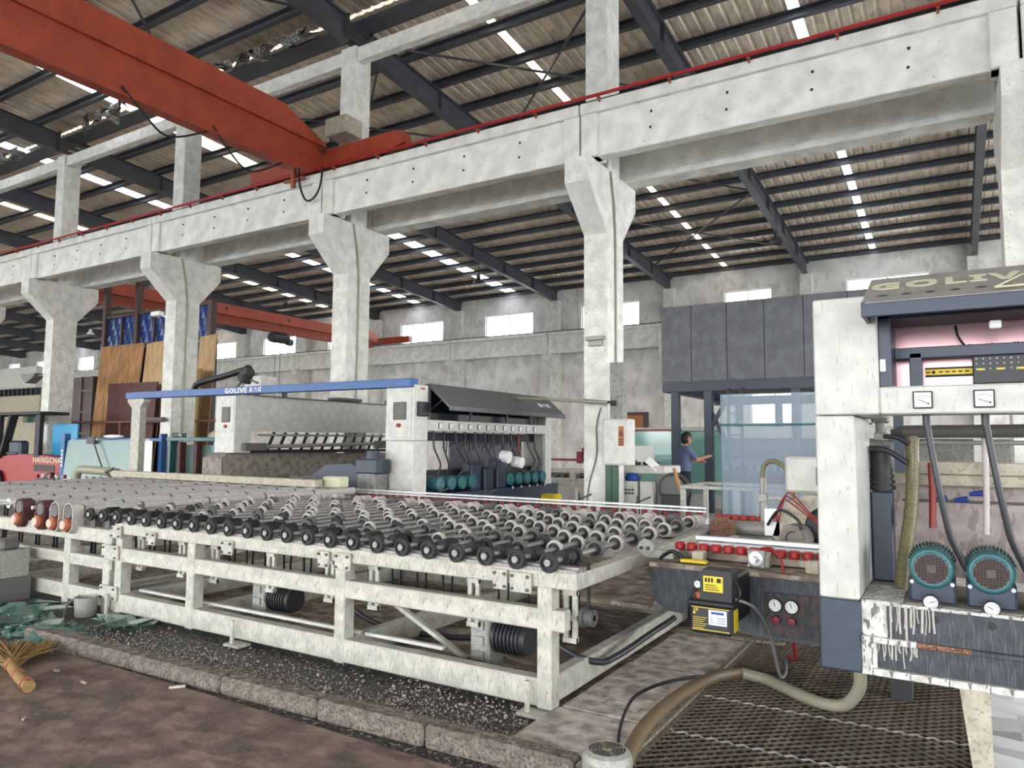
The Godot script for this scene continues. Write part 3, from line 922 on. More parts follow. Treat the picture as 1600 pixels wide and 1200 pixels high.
func build_table() -> void:
	var t := thing("roller_table", "cream steel glass conveyor table full of grey roller wheels", "conveyor", Vector3(-4.3, 0, -5.8))
	var st: SurfaceTool
	var zf := -3.87
	var zb := -6.70
	# frame members
	for z in [zf - 0.05, zb + 0.05]:
		st = B()
		bb(st, -6.67, -1.92, 0.735, 0.835, z - 0.05, z + 0.05, 0.008)
		obj("top_rail", st, M.frame, t)
		st = B()
		bb(st, -6.67, -2.0 if z > -5 else -2.1, 0.485, 0.61, z - 0.045, z + 0.045, 0.008)
		obj("middle_rail", st, M.frame, t)
		st = B()
		bb(st, -6.67, -2.1, 0.04, 0.20, z - 0.05, z + 0.05, 0.008)
		obj("bottom_rail", st, M.frame, t)
		for x in [-2.13, -3.80, -5.52, -6.58]:
			st = B()
			bb(st, x - 0.05, x + 0.05, 0.03, 0.74, z - 0.054, z + 0.054, 0.008)
			obj("leg", st, M.frame, t)
	for x in [-1.965, -3.80, -5.52, -6.62]:
		st = B()
		bb(st, x - 0.045, x + 0.045, 0.735, 0.83, zb + 0.1, zf - 0.1, 0.008)
		obj("cross_rail", st, M.frame, t)
	for x in [-2.15, -3.8, -5.52, -6.58]:
		st = B()
		bb(st, x - 0.045, x + 0.045, 0.04, 0.20, zb + 0.1, zf - 0.1, 0.008)
		obj("floor_rail", st, M.frame, t)
	for x in [-6.6, -4.85, -2.18]:
		st = B()
		bb(st, x - 0.09, x + 0.09, 0.0, 0.022, zf - 0.03, zf + 0.1, 0.006)
		cyl(st, Vector3(x - 0.03, 0.02, zf + 0.06), Vector3(x - 0.03, 0.2, zf + 0.06), 0.016, 8)
		obj("foot_plate", st, M.frame, t)
	st = B()
	bb(st, -6.67, -1.93, 0.835, 0.862, zf - 0.11, zf - 0.06)
	bb(st, -6.67, -1.93, 0.835, 0.85, zf - 0.055, zf - 0.02)
	obj("bearing_rail", st, M.shaft, t)
	st = B()
	bb(st, -6.67, -1.93, 0.835, 0.862, zb + 0.02, zb + 0.1)
	obj("bearing_rail", st, M.shaft, t)
	# bolted plates
	for p in [[-6.60, 0.755, 0.15, 0.11], [-6.06, 0.735, 0.12, 0.11], [-5.03, 0.74, 0.13, 0.11], [-3.95, 0.745, 0.11, 0.12], [-3.76, 0.745, 0.15, 0.12], [-2.43, 0.76, 0.10, 0.12], [-2.285, 0.755, 0.15, 0.12], [-6.68, 0.565, 0.26, 0.13], [-6.68, 0.20, 0.27, 0.13]]:
		st = B()
		bx(st, Vector3(p[0], p[1], zf + 0.018), Vector3(p[2], p[3], 0.022), 0.004)
		var pl := obj("bolted_plate", st, M.frame, t)
		for sx in [-1, 1]:
			for sy in [-1, 1]:
				st = B()
				var c := Vector3(p[0] + sx * p[2] * 0.36, p[1] + sy * p[3] * 0.32, zf + 0.03)
				cyl(st, c, c + Vector3(0, 0, 0.012), 0.011, 6)
				obj("bolt", st, M.hub, pl).position = Vector3.ZERO
	# slotted belt tensioners on the middle rail
	for x in [-6.47, -5.85, -5.40, -4.70, -4.05, -3.61, -2.74, -2.03]:
		st = B()
		bb(st, x - 0.045, x - 0.015, 0.40, 0.71, zf - 0.16, zf - 0.14)
		bb(st, x + 0.015, x + 0.045, 0.40, 0.71, zf - 0.16, zf - 0.14)
		bb(st, x - 0.045, x + 0.045, 0.68, 0.71, zf - 0.17, zf - 0.13)
		bb(st, x - 0.045, x + 0.045, 0.40, 0.43, zf - 0.17, zf - 0.13)
		bb(st, x - 0.01, x + 0.01, 0.7, 0.75, zf - 0.155, zf - 0.14)
		bb(st, x - 0.045, x + 0.045, 0.53, 0.56, zf - 0.3, zf - 0.14)
		obj("tensioner", st, M.frame, t)
	st = B()
	cyl(st, Vector3(-6.6, 0.545, zf - 0.21), Vector3(-1.90, 0.545, zf - 0.21), 0.018, 10)
	cyl(st, Vector3(-1.99, 0.545, zf - 0.21), Vector3(-1.96, 0.545, zf - 0.21), 0.06, 16)
	cyl(st, Vector3(-1.955, 0.545, zf - 0.21), Vector3(-1.90, 0.545, zf - 0.21), 0.05, 16)
	obj("drive_shaft", st, M.hub, t)
	# the rollers
	var wd := wheel_mesh(M.rubber, M.rubber)
	var wl := wheel_mesh(M.tyre, M.recess)
	var wg := wheel_mesh(M.hub, M.rubber)
	st = B()
	cyl(st, Vector3(0, 0, 0.022), Vector3(0, 0, -2.80), 0.0185, 12)
	var sh := st.commit()
	sh.surface_set_material(0, M.shaft)
	st = B()
	cyl(st, Vector3(0, 0, 0.02), Vector3(0, 0, 0.026), 0.021, 14)
	var cap := st.commit()
	cap.surface_set_material(0, M.pump_grey)
	# pulley under a flat drive belt that runs down to the drive shaft
	st = B()
	lathe(st, Vector3(0, 0, -0.15), Vector3(0, 0, -1), [[0.0, 0.0], [0.046, 0.0], [0.046, 0.13], [0.0, 0.13]], 18)
	var pul := st.commit()
	pul.surface_set_material(0, M.rubber)
	st = B()
	var prev := []
	for k in 25:
		var p: Vector2
		if k < 13:
			var u := PI * k / 12.0
			p = Vector2(cos(u) * 0.050, sin(u) * 0.050)
		else:
			var u := PI + PI * (k - 13) / 11.0
			p = Vector2(cos(u) * 0.034, -0.34 + sin(u) * 0.034)
		prev.append(p)
	for k in prev.size():
		var a: Vector2 = prev[k]
		var b: Vector2 = prev[(k + 1) % prev.size()]
		var e := (b - a).normalized()
		var nn := Vector2(e.y, -e.x) * 0.003
		var wide := a.y > -0.005 and b.y > -0.005
		var z0 := -0.16 if wide else -0.205
		var z1 := -0.27 if wide else -0.223
		for q in [1.0, -1.0]:
			face(st, Vector3(a.x + nn.x * q, a.y + nn.y * q, z0), Vector3(b.x + nn.x * q, b.y + nn.y * q, z0), Vector3(b.x + nn.x * q, b.y + nn.y * q, z1), Vector3(a.x + nn.x * q, a.y + nn.y * q, z1), Vector3(nn.x, nn.y, 0) * q)
		for z in [z0, z1]:
			face(st, Vector3(a.x + nn.x, a.y + nn.y, z), Vector3(b.x + nn.x, b.y + nn.y, z), Vector3(b.x - nn.x, b.y - nn.y, z), Vector3(a.x - nn.x, a.y - nn.y, z), Vector3(0, 0, z - (z0 + z1) * 0.5))
	var blt := st.commit()
	blt.surface_set_material(0, M.belt)
	for i in 23:
		var x := -2.1 - 0.2264 * i
		var r := inst("roller", sh, t, Transform3D(Basis(), Vector3(x, 0.888, zf)))
		inst("axle_cap", cap, r, Transform3D(Basis(), Vector3(x, 0.888, zf)))
		inst("pulley", pul, r, Transform3D(Basis(), Vector3(x, 0.888, zf)))
		inst("drive_belt", blt, r, Transform3D(Basis(), Vector3(x, 0.888, zf)))
		inst("wheel", wd, r, Transform3D(Basis(), Vector3(x, 0.888, zf)))
		var ph := [0.0, 0.17, 0.08][i % 3] as float
		for k in 8:
			var z := zf - 0.33 - k * 0.335 - ph
			if z > zb + 0.14:
				var wm := wl
				if k < 2 and i % 4 != 1:
					wm = wg if (i + k) % 3 else wd
				elif (i * 7 + k * 3) % 9 == 0:
					wm = wg
				inst("wheel", wm, r, Transform3D(Basis(), Vector3(x, 0.888, z)))
	# row of thick end rollers at the right rear corner
	for i in 22:
		st = B()
		var x := -2.06 - 0.2264 * i
		lathe(st, Vector3(x, 0.888, zb + 0.13), Vector3(0, 0, -1), [[0.0, 0.0], [0.05, 0.0], [0.062, 0.01], [0.062, 0.13], [0.05, 0.14], [0.0, 0.14]], 18)
		obj("end_roller", st, M.tyre if i % 3 != 1 else M.hub, t)
	for q in [-0.035, 0.035]:
		st = B()
		bb(st, -1.975 + q - 0.008, -1.975 + q + 0.008, 0.56, 0.87, zf - 0.22, zf - 0.205)
		obj("drive_belt", st, M.belt, t)
	# gear motors and trays beneath
	for x in [-5.08, -2.82]:
		st = B()
		bb(st, x - 0.09, x + 0.07, 0.02, 0.42, zf - 0.55, zf - 0.35, 0.015)
		bb(st, x - 0.14, x + 0.12, 0.0, 0.03, zf - 0.6, zf - 0.3, 0.005)
		for q in [0.12, 0.22, 0.32]:
			bb(st, x - 0.06, x + 0.03, q, q + 0.06, zf - 0.35, zf - 0.335, 0.004)
		obj("gearbox", st, M.pump_grey, t)
		st = B()
		cyl(st, Vector3(x + 0.07, 0.28, zf - 0.45), Vector3(x + 0.34, 0.28, zf - 0.45), 0.10, 18)
		for q in 7:
			cyl(st, Vector3(x + 0.10 + q * 0.03, 0.28, zf - 0.45), Vector3(x + 0.112 + q * 0.03, 0.28, zf - 0.45), 0.115, 18)
		obj("drive_motor", st, M.dark, t)
	st = B()
	slab4(st, Vector3(-3.3, 0.40, -5.1), Vector3(-1.95, 0.40, -5.1), Vector3(-1.95, 0.47, -6.5), Vector3(-3.3, 0.47, -6.5), 0.03)
	obj("tray", st, M.mud, t)
	st = B()
	bb(st, -5.9, -3.1, 0.33, 0.62, -5.8, -5.77, 0.008)
	bb(st, -5.9, -3.1, 0.33, 0.36, -6.5, -5.8, 0.008)
	obj("tray", st, M.cream, t)
	for b in [[Vector3(-3.75, 0.50, -4.2), Vector3(-2.95, 0.10, -4.25)], [Vector3(-5.5, 0.46, -4.5), Vector3(-5.1, 0.25, -4.5)]]:
		st = B()
		bar(st, b[0], b[1], 0.05, 0.03, 0.004)
		obj("diagonal_brace", st, M.frame, t)
	for l in [[-6.5, -3.75, -4.05], [-3.7, -3.0, -4.05]]:
		st = B()
		bb(st, l[0], l[1], 0.2, 0.225, l[2] - 0.02, l[2] + 0.02, 0.004)
		obj("cable_duct", st, M.cream, t)
	var hs := [[Vector3(-4.6, 0.5, -4.5), Vector3(-4.2, 0.14, -4.6), Vector3(-3.5, 0.05, -4.8), Vector3(-2.8, 0.2, -4.7)], [Vector3(-6.6, 0.6, -4.6), Vector3(-6.1, 0.68, -4.5), Vector3(-5.7, 0.5, -4.4), Vector3(-5.2, 0.3, -4.4)], [Vector3(-2.3, 0.25, -4.4), Vector3(-2.05, 0.16, -4.5), Vector3(-1.95, 0.22, -5.2), Vector3(-1.85, 0.3, -5.4)]]
	for h in hs:
		st = B()
		tube(st, curve(h, 20), 0.022, 8)
		obj("hose", st, M.hose_black, t)
	# the lower unit on the left with smooth rollers and belt wheels
	var u := thing("transfer_table", "worn cream feed table of long smooth rollers with orange belt wheels", "conveyor", Vector3(-9, 0, -5.8))
	for z in [zf - 0.05, -7.85]:
		st = B()
		bb(st, -12.6, -6.70, 0.63, 0.76, z - 0.05, z + 0.05, 0.008)
		obj("top_rail", st, M.frame, u)
		st = B()
		bb(st, -12.6, -6.70, 0.39, 0.50, z - 0.045, z + 0.045, 0.008)
		obj("middle_rail", st, M.frame, u)
		st = B()
		bb(st, -12.6, -6.70, 0.06, 0.20, z - 0.05, z + 0.05, 0.008)
		obj("bottom_rail", st, M.frame, u)
		for x in [-6.77, -7.46, -9.2, -11.0, -12.5]:
			st = B()
			bb(st, x - 0.055, x + 0.055, 0.0, 0.64, z - 0.054, z + 0.054, 0.008)
			obj("leg", st, M.frame, u)
	for x in [-6.9, -7.15, -8.5, -10, -11.5]:
		st = B()
		bb(st, x - 0.04, x + 0.04, 0.66, 0.87, zf - 0.14, zf - 0.06, 0.006)
		obj("bearing_post", st, M.hub, u)
		st = B()
		bb(st, x - 0.045, x + 0.045, 0.06, 0.18, -7.8, zf - 0.1, 0.006)
		obj("floor_rail", st, M.frame, u)
	for i in 15:
		var x := -7.42 - 0.36 * i
		st = B()
		lathe(st, Vector3(x, 0.895, zf + 0.02), Vector3(0, 0, -1), [[0.0, 0.0], [0.02, 0.0], [0.02, 0.1], [0.052, 0.1], [0.052, 3.95], [0.02, 3.95], [0.02, 4.0], [0.0, 4.0]], 14)
		var r := obj("roller", st, M.alu if i % 3 else M.tyre, u)
		st = B()
		for k in 5:
			cyl(st, Vector3(x, 0.895, zf - 0.7 - k * 0.8), Vector3(x, 0.895, zf - 0.725 - k * 0.8), 0.056, 12)
		obj("collar", st, M.hub, r).position = Vector3.ZERO
	for x in [-8.32, -7.90, -7.62, -7.37]:
		st = B()
		lathe(st, Vector3(x, 0.775, zf + 0.10), Vector3(0, 0, -1), [[0.0, 0.0], [0.02, 0.0], [0.045, 0.006], [0.062, 0.012], [0.068, 0.03], [0.068, 0.12], [0.05, 0.13], [0.0, 0.13]], 20)
		var w := obj("belt_wheel", st, M.copper, u)
		st = B()
		lathe(st, Vector3(x, 0.775, zf + 0.112), Vector3(0, 0, -1), [[0.0, 0.0], [0.04, 0.0], [0.046, 0.012]], 18)
		obj("wheel_cap", st, M.pink, w).position = Vector3.ZERO
		st = B()
		lathe(st, Vector3(x, 0.895, zf + 0.06), Vector3(0, 0, -1), [[0.0, 0.0], [0.065, 0.0], [0.07, 0.14], [0.0, 0.14]], 20)
		obj("belt_drum", st, M.hub, u)
		# the flat belt round drum and wheel
		st = B()
		for k in 28:
			var pa := []
			for q in [k, k + 1]:
				var g: int = q % 28
				var an := PI * g / 13.0 if g < 14 else PI + PI * (g - 14) / 13.0
				pa.append(Vector3(x + cos(an) * 0.082, (0.895 if g < 14 else 0.775) + sin(an) * 0.082, zf))
			bar(st, pa[0] + Vector3(0, 0, 0.005), pa[1] + Vector3(0, 0, 0.005), 0.11, 0.012)
		obj("flat_belt", st, M.maroon if x < -7.8 else M.tyre, u)
	for i in 12:
		st = B()
		var x := -7.0 - i * 0.36
		bb(st, x - 0.01, x + 0.01, 0.44, 0.86, zf - 0.19, zf - 0.17)
		bb(st, x + 0.05, x + 0.07, 0.44, 0.86, zf - 0.19, zf - 0.17)
		obj("drive_belt", st, M.belt, u)
	var gm := thing("gear_motor", "finned grey gear motor under the feed table at the left frame edge", "motor", Vector3(-8.25, 0, -3.62))
	st = B()
	for k in 12:
		bb(st, -8.36 + k * 0.033, -8.345 + k * 0.033, 0.22, 0.5, -3.78, -3.5)
	bb(st, -8.35, -7.98, 0.24, 0.48, -3.75, -3.53, 0.02)
	obj("body", st, M.pump_grey, gm)
	st = B()
	bb(st, -8.3, -8.05, 0.5, 0.6, -3.72, -3.56, 0.02)
	obj("terminal_box", st, M.hub, gm)
	st = B()
	bb(st, -8.4, -7.95, 0.0, 0.24, -3.8, -3.5, 0.01)
	obj("base", st, M.hub, gm)
	# white plastic can by the joint of the two tables
	var can := thing("plastic_can", "grey plastic bucket behind the table joint near the floor", "bucket", Vector3(-6.82, 0, -3.72))
	st = B()
	lathe(st, Vector3(-6.82, 0.0, -3.73), Vector3.UP, [[0.0, 0.0], [0.085, 0.0], [0.1, 0.17], [0.085, 0.17], [0.075, 0.02], [0.0, 0.02]], 18)
	obj("body", st, M.pump_grey, can)
	st = B()
	tube(st, curve([Vector3(-6.92, 0.17, -3.73), Vector3(-6.98, 0.1, -3.66), Vector3(-6.93, 0.02, -3.6), Vector3(-6.75, 0.005, -3.5)], 16), 0.012, 6)
	obj("handle", st, M.hub, can)

# ---------------------------------------------------------------- the big grinding machine at the right
func gauge(n: String, c: Vector3, r: float, parent: Node3D, ang: float, axis := Vector3(0, 0, 1)) -> void:
	var st := B()
	lathe(st, c, axis, [[r * 1.12, -0.02], [r * 1.15, 0.008], [r * 1.02, 0.012], [r, 0.005]], 22)
	var g := obj(n, st, M.dark, parent)
	st = B()
	lathe(st, c, axis, [[0.0, 0.006], [r, 0.006]], 22)
	obj("dial", st, M.white, g).position = Vector3.ZERO
	st = B()
	var x := axis.cross(Vector3.UP).normalized() * -1.0
	for k in 9:
		var u := -2.3 + k * 0.57 + PI * 0.5
		var d := x * cos(u) + Vector3.UP * sin(u)
		bar(st, c + d * r * 0.72 + axis * 0.008, c + d * r * 0.9 + axis * 0.008, 0.002, r * 0.07)
	var e := x * cos(ang) + Vector3.UP * sin(ang)
	bar(st, c - e * r * 0.2 + axis * 0.009, c + e * r * 0.65 + axis * 0.009, 0.002, r * 0.1)
	obj("needle", st, M.ink, g).position = Vector3.ZERO

func meter(c: Vector3, s: float, parent: Node3D, axis: Vector3, ang: float) -> void:
	# square panel ammeter
	var side := Vector3.UP.cross(axis).normalized()
	var bs := Basis(side, Vector3.UP, axis)
	var st := B()
	bx(st, c, Vector3(s, s, 0.02), 0.003, bs)
	var g := obj("ammeter", st, M.dark, parent)
	st = B()
	bx(st, c + axis * 0.009, Vector3(s * 0.84, s * 0.84, 0.006), 0.0, bs)
	obj("dial", st, M.white, g).position = Vector3.ZERO
	st = B()
	for k in 7:
		var u := PI * 0.5 + (k - 3) * 0.22
		var d := side * cos(u) + Vector3.UP * sin(u)
		bar(st, c - Vector3.UP * s * 0.3 + d * s * 0.5 + axis * 0.0125, c - Vector3.UP * s * 0.3 + d * s * 0.58 + axis * 0.0125, 0.001, s * 0.03)
	var p := c + side * s * 0.28 - Vector3.UP * s * 0.22 + axis * 0.0125
	bar(st, p, p + (side * cos(ang) + Vector3.UP * sin(ang)) * s * 0.6, 0.001, s * 0.04)
	cyl(st, p, p + axis * 0.004, s * 0.05, 10)
	obj("needle", st, M.ink, g).position = Vector3.ZERO

func build_right_machine() -> void:
	var o := thing("edging_machine", "large cream and navy glass grinding machine with open hood and hoses", "machine", Vector3(0.2, 0, -4.6))
	var st := B()
	bb(st, -0.645, -0.452, 0.80, 1.757, -4.95, -4.2, 0.008)
	obj("pillar", st, M.cream, o)
	st = B()
	bb(st, -0.648, -0.45, 0.435, 0.80, -4.95, -4.195, 0.008)
	obj("pillar_base", st, M.navy, o)
	st = B()
	bb(st, -0.645, -0.33, 1.762, 2.39, -4.95, -4.2, 0.008)
	obj("side_housing", st, M.cream, o)
	st = B()
	bb(st, -0.33, 1.6, 1.762, 1.905, -4.5, -4.2, 0.008)
	obj("gauge_panel", st, M.cream, o)
	meter(Vector3(-0.135, 1.832, -4.197), 0.088, o, Vector3(0, 0, 1), 2.7)
	meter(Vector3(0.125, 1.832, -4.197), 0.088, o, Vector3(0, 0, 1), 2.8)
	meter(Vector3(0.385, 1.832, -4.197), 0.088, o, Vector3(0, 0, 1), 2.6)
	# open cabinet: back panels, dark blue frame, terminals
	st = B()
	bb(st, -0.33, 1.6, 1.905, 2.32, -4.62, -4.58)
	obj("back_panel", st, M.mirror_pink, o)
	st = B()
	bb(st, -0.33, -0.27, 1.905, 2.30, -4.58, -4.22, 0.004)
	bb(st, -0.20, -0.14, 1.905, 2.10, -4.50, -4.44, 0.004)
	bb(st, -0.27, 1.6, 2.07, 2.13, -4.50, -4.44, 0.004)
	bb(st, -0.33, 1.6, 2.26, 2.34, -4.55, -4.22, 0.004)
	obj("cabinet_frame", st, M.slate, o)
	st = B()
	cyl(st, Vector3(-0.285, 2.24, -4.26), Vector3(-0.285, 2.02, -4.30), 0.012, 10)
	cyl(st, Vector3(-0.285, 2.04, -4.29), Vector3(-0.285, 1.99, -4.30), 0.006, 8)
	obj("gas_strut", st, M.dark, o)
	st = B()
	bb(st, -0.325, -0.298, 1.985, 2.05, -4.3, -4.21, 0.003)
	obj("hinge_block", st, M.white, o)
	st = B()
	bb(st, -0.13, 0.09, 1.985, 2.02, -4.575, -4.565)
	var tp := obj("warning_strip", st, M.yellow, o)
	st = B()
	bb(st, -0.13, 0.09, 2.018, 2.028, -4.575, -4.563)
	bb(st, -0.13, 0.09, 1.977, 1.987, -4.575, -4.563)
	for k in 7:
		if k == 1:
			cyl(st, Vector3(-0.09, 2.002, -4.568), Vector3(-0.09, 2.002, -4.562), 0.009, 12)
		else:
			bb(st, -0.125 + k * 0.03, -0.106 + k * 0.03, 1.999, 2.006, -4.566, -4.563)
	obj("print", st, M.ink, tp).position = Vector3.ZERO
	st = B()
	bb(st, 0.09, 0.75, 1.925, 2.075, -4.56, -4.47, 0.004)
	var tb := obj("terminal_block", st, M.black, o)
	st = B()
	for r in 3:
		for k in 22:
			bx(st, Vector3(0.107 + k * 0.03, 2.055 - r * 0.026, -4.468), Vector3(0.008, 0.008, 0.006))
	obj("terminal", st, M.pump_grey, tb).position = Vector3.ZERO
	st = B()
	for k in 8:
		bx(st, Vector3(0.125 + k * 0.085, 2.0, -4.468), Vector3(0.036, 0.01, 0.004))
	obj("marker", st, M.yellow, tb).position = Vector3.ZERO
	st = B()
	for k in 9:
		var x := 0.10 + k * 0.07
		tube(st, curve([Vector3(x, 2.07, -4.5), Vector3(x + 0.01, 2.1, -4.47), Vector3(x - 0.02 + 0.03 * (k % 3), 2.14, -4.52)], 8), 0.004, 5)
	tube(st, curve([Vector3(0.02, 2.24, -4.5), Vector3(0.03, 2.18, -4.48), Vector3(0.06, 2.13, -4.5)], 8), 0.006, 5)
	obj("wiring", st, M.black, o)
	# raised hood
	var hood := part("hood", o)
	st = B()
	prism(st, [Vector2(-3.93, 2.285), Vector2(-3.93, 2.305), Vector2(-4.5, 2.535), Vector2(-4.9, 2.56), Vector2(-4.9, 2.53), Vector2(-4.5, 2.505)], Vector3(-0.375, 0, 0), Vector3(0, 0, 1), Vector3.UP, Vector3(2.0, 0, 0))
	obj("hood_plate", st, M.hood_light, hood)
	st = B()
	bb(st, -0.378, 1.63, 2.232, 2.30, -3.945, -3.925, 0.004)
	bb(st, -0.378, -0.36, 2.24, 2.31, -4.3, -3.93)
	obj("hood_lip", st, M.slate, hood)
	var hn := Vector3(0, 0.57, 0.23).normalized()
	var hu := Vector3(0, 0.23, -0.57).normalized()
	for k in 8:
		st = B()
		var c := Vector3(-0.29 + k * 0.105, 2.315, -3.955) + hu * 0.10
		for q in 16:
			var a0 := TAU * q / 16
			var a1 := TAU * (q + 1) / 16
			tri(st, c + hn * 0.003, c + hn * 0.003 + Vector3(cos(a0) * 0.022, 0, 0) + hu * sin(a0) * 0.012, c + hn * 0.003 + Vector3(cos(a1) * 0.022, 0, 0) + hu * sin(a1) * 0.012, hn)
		obj("vent_hole", st, M.black, hood)
	text("lettering", "GOLIVE", 0.16, M.hood_paper, hood, Transform3D(Basis(Vector3.RIGHT, hu, hn), Vector3(0.03, 2.305, -3.93) + hu * 0.36 + hn * 0.003))
	st = B()
	tube(st, [Vector3(0.18, 2.32, -3.95) + hn * 0.01, Vector3(0.42, 2.32, -3.95) + hn * 0.01, Vector3(0.30, 2.32, -3.95) + hu * 0.24 + hn * 0.012, Vector3(0.18, 2.32, -3.95) + hn * 0.01], 0.006, 6)
	obj("sticker_frame", st, M.hood_paper, hood)
	st = B()
	bb(st, 0.16, 0.21, 2.175, 2.215, -4.23, -4.2, 0.006)
	obj("latch", st, M.white, hood)
	# bed in front with the dripping crust
	st = B()
	bb(st, -0.45, 1.6, 0.60, 0.80, -4.30, -4.22, 0.004)
	obj("apron", st, M.scale_white, o)
	st = B()
	bb(st, -0.33, 1.6, 0.625, 0.785, -4.225, -4.214)
	obj("apron_panel", st, M.navy_dirty, o)
	st = B()
	bb(st, -0.45, 1.6, 0.60, 0.625, -4.25, -4.19, 0.003)
	obj("drip_edge", st, M.navy_dirty, o)
	st = B()
	bb(st, -0.20, 0.03, 0.601, 0.626, -4.25, -4.1885, 0.003)
	obj("rust_strip", st, M.rust, o)
	st = B()
	bb(st, -0.45, -0.20, 0.598, 0.628, -4.25, -4.1885, 0.004)
	bb(st, -0.45, -0.26, 0.80, 0.806, -4.72, -4.22, 0.003)
	obj("lime_crust", st, M.scale_white, o)
	st = B()
	bb(st, -0.45, -0.38, 0.44, 0.60, -4.3, -4.205, 0.003)
	obj("corner_post", st, M.scale_white, o)
	st = B()
	bb(st, -0.40, 1.6, 0.47, 0.60, -4.27, -4.225)
	obj("front_panel", st, M.navy_dirty, o)
	for k in 26:
		var top: float = 0.79 if k < 14 else 0.598
		var dx := -0.335 + 0.016 * k + rng.randf_range(-0.006, 0.006) if k < 14 else -0.375 + 0.016 * (k - 14) + rng.randf_range(-0.005, 0.005)
		var len := rng.randf_range(0.06, 0.17) if k < 14 else rng.randf_range(0.04, 0.12)
		var dz := -4.212 if k < 14 else -4.223
		st = B()
		tube(st, curve([Vector3(dx, top, dz), Vector3(dx + rng.randf_range(-0.004, 0.004), top - len * 0.5, dz), Vector3(dx + rng.randf_range(-0.006, 0.006), top - len, dz)], 6), rng.randf_range(0.003, 0.0075), 6)
		obj("crust_drip", st, M.tyre, o)
	st = B()
	bb(st, -0.45, 1.6, 0.435, 0.47, -4.3, -4.195, 0.003)
	obj("bottom_lip", st, M.scale_white, o)
	for x in [-0.12, 0.115]:
		st = B()
		cyl(st, Vector3(x, 0.745, -4.22), Vector3(x, 0.745, -4.211), 0.019, 16)
		obj("drain_hole", st, M.black, o)
	st = B()
	bb(st, -0.45, 1.6, 0.76, 0.80, -4.95, -4.3)
	obj("bed_top", st, M.tank, o)
	st = B()
	prism(st, [Vector2(0.02, 0.0), Vector2(0.10, 0.0), Vector2(0.10, 0.44), Vector2(-0.03, 0.44)], Vector3(0, 0, -4.36), Vector3.RIGHT, Vector3.UP, Vector3(0, 0, 0.10))
	obj("foot", st, M.beige, o)
	st = B()
	bb(st, -0.45, 1.6, 0.32, 0.44, -5.3, -5.2)
	obj("underframe", st, M.dark, o)
	for fx in [-0.4, 0.5]:
		st = B()
		bb(st, fx, fx + 0.12, 0.0, 0.32, -5.3, -5.18)
		obj("foot", st, M.dark, o)
	# splash wall and beams at the back of the opening
	st = B()
	bb(st, -0.45, 1.6, 0.80, 1.40, -5.30, -5.26)
	obj("splash_wall", st, M.splash, o)
	st = B()
	bb(st, -0.22, 1.6, 1.43, 1.505, -5.24, -5.1, 0.006)
	bb(st, -0.36, 1.6, 1.36, 1.43, -5.22, -5.14, 0.006)
	obj("carriage_beam", st, M.beige, o)
	st = B()
	cyl(st, Vector3(-0.27, 1.685, -4.95), Vector3(1.6, 1.695, -4.95), 0.038, 18)
	cyl(st, Vector3(-0.31, 1.685, -4.95), Vector3(-0.27, 1.685, -4.95), 0.024, 16, 0.038)
	cyl(st, Vector3(-0.335, 1.685, -4.95), Vector3(-0.31, 1.685, -4.95), 0.016, 12)
	obj("manifold_pipe", st, M.hub, o)
	st = B()
	cyl(st, Vector3(-0.2, 1.62, -5.05), Vector3(1.6, 1.625, -5.05), 0.014, 10)
	obj("air_pipe", st, M.pump_grey, o)
	# motors
	var x := -0.13
	for k in 3:
		build_motor(o, Vector3(x, 0.975, -4.42))
		gauge("pressure_gauge", Vector3(x - 0.005, 0.822, -4.245), 0.032, o, 0.4 + 2.2 * k)
		x += 0.255
	# hoses from the gauge panel to the motors
	for k in 3:
		var hx := -0.125 + 0.255 * k
		st = B()
		cyl(st, Vector3(hx, 1.77, -4.3), Vector3(hx, 1.70, -4.3), 0.018, 12)
		tube(st, curve([Vector3(hx, 1.72, -4.3), Vector3(hx + 0.02, 1.56, -4.3), Vector3(hx + 0.05, 1.35, -4.3), Vector3(hx + 0.09, 1.13, -4.32), Vector3(hx + 0.15, 0.98, -4.36)], 30), 0.0165, 10, 0.03)
		obj("motor_hose", st, M.hose_black, o)
	st = B()
	cyl(st, Vector3(-0.225, 1.66, -4.95), Vector3(-0.225, 1.60, -4.95), 0.04, 14)
	tube(st, curve([Vector3(-0.225, 1.64, -4.95), Vector3(-0.225, 1.45, -4.94), Vector3(-0.24, 1.2, -4.86), Vector3(-0.275, 0.95, -4.72), Vector3(-0.29, 0.80, -4.66)], 60), 0.036, 12, 0.02)
	obj("drain_hose", st, M.hose_olive, o)
	st = B()
	tube(st, curve([Vector3(-0.13, 1.5, -5.0), Vector3(-0.128, 1.3, -4.98), Vector3(-0.135, 1.12, -4.96)], 40), 0.019, 10, 0.07)
	obj("ribbed_hose", st, M.hose_red, o)
	st = B()
	tube(st, curve([Vector3(0.142, 1.66, -5.0), Vector3(0.14, 1.35, -4.98), Vector3(0.13, 1.1, -4.96)], 50), 0.016, 10, 0.07)
	obj("ribbed_hose", st, M.hose_white, o)
	# air filter unit and the dark gear case behind the pillar
	st = B()
	bb(st, -0.435, -0.335, 1.735, 1.785, -4.95, -4.88, 0.012)
	cyl(st, Vector3(-0.385, 1.74, -4.91), Vector3(-0.385, 1.68, -4.91), 0.03, 14)
	bb(st, -0.42, -0.35, 1.63, 1.68, -4.94, -4.88, 0.006)
	obj("air_filter", st, M.pump_grey, o)
	st = B()
	bb(st, -0.45, -0.33, 0.80, 1.33, -4.98, -4.86, 0.012)
	obj("gear_case", st, M.slate, o)
	st = B()
	for k in 7:
		cyl(st, Vector3(-0.39, 1.34 + k * 0.035, -4.93), Vector3(-0.39, 1.36 + k * 0.035, -4.93), 0.075 - 0.004 * k, 16)
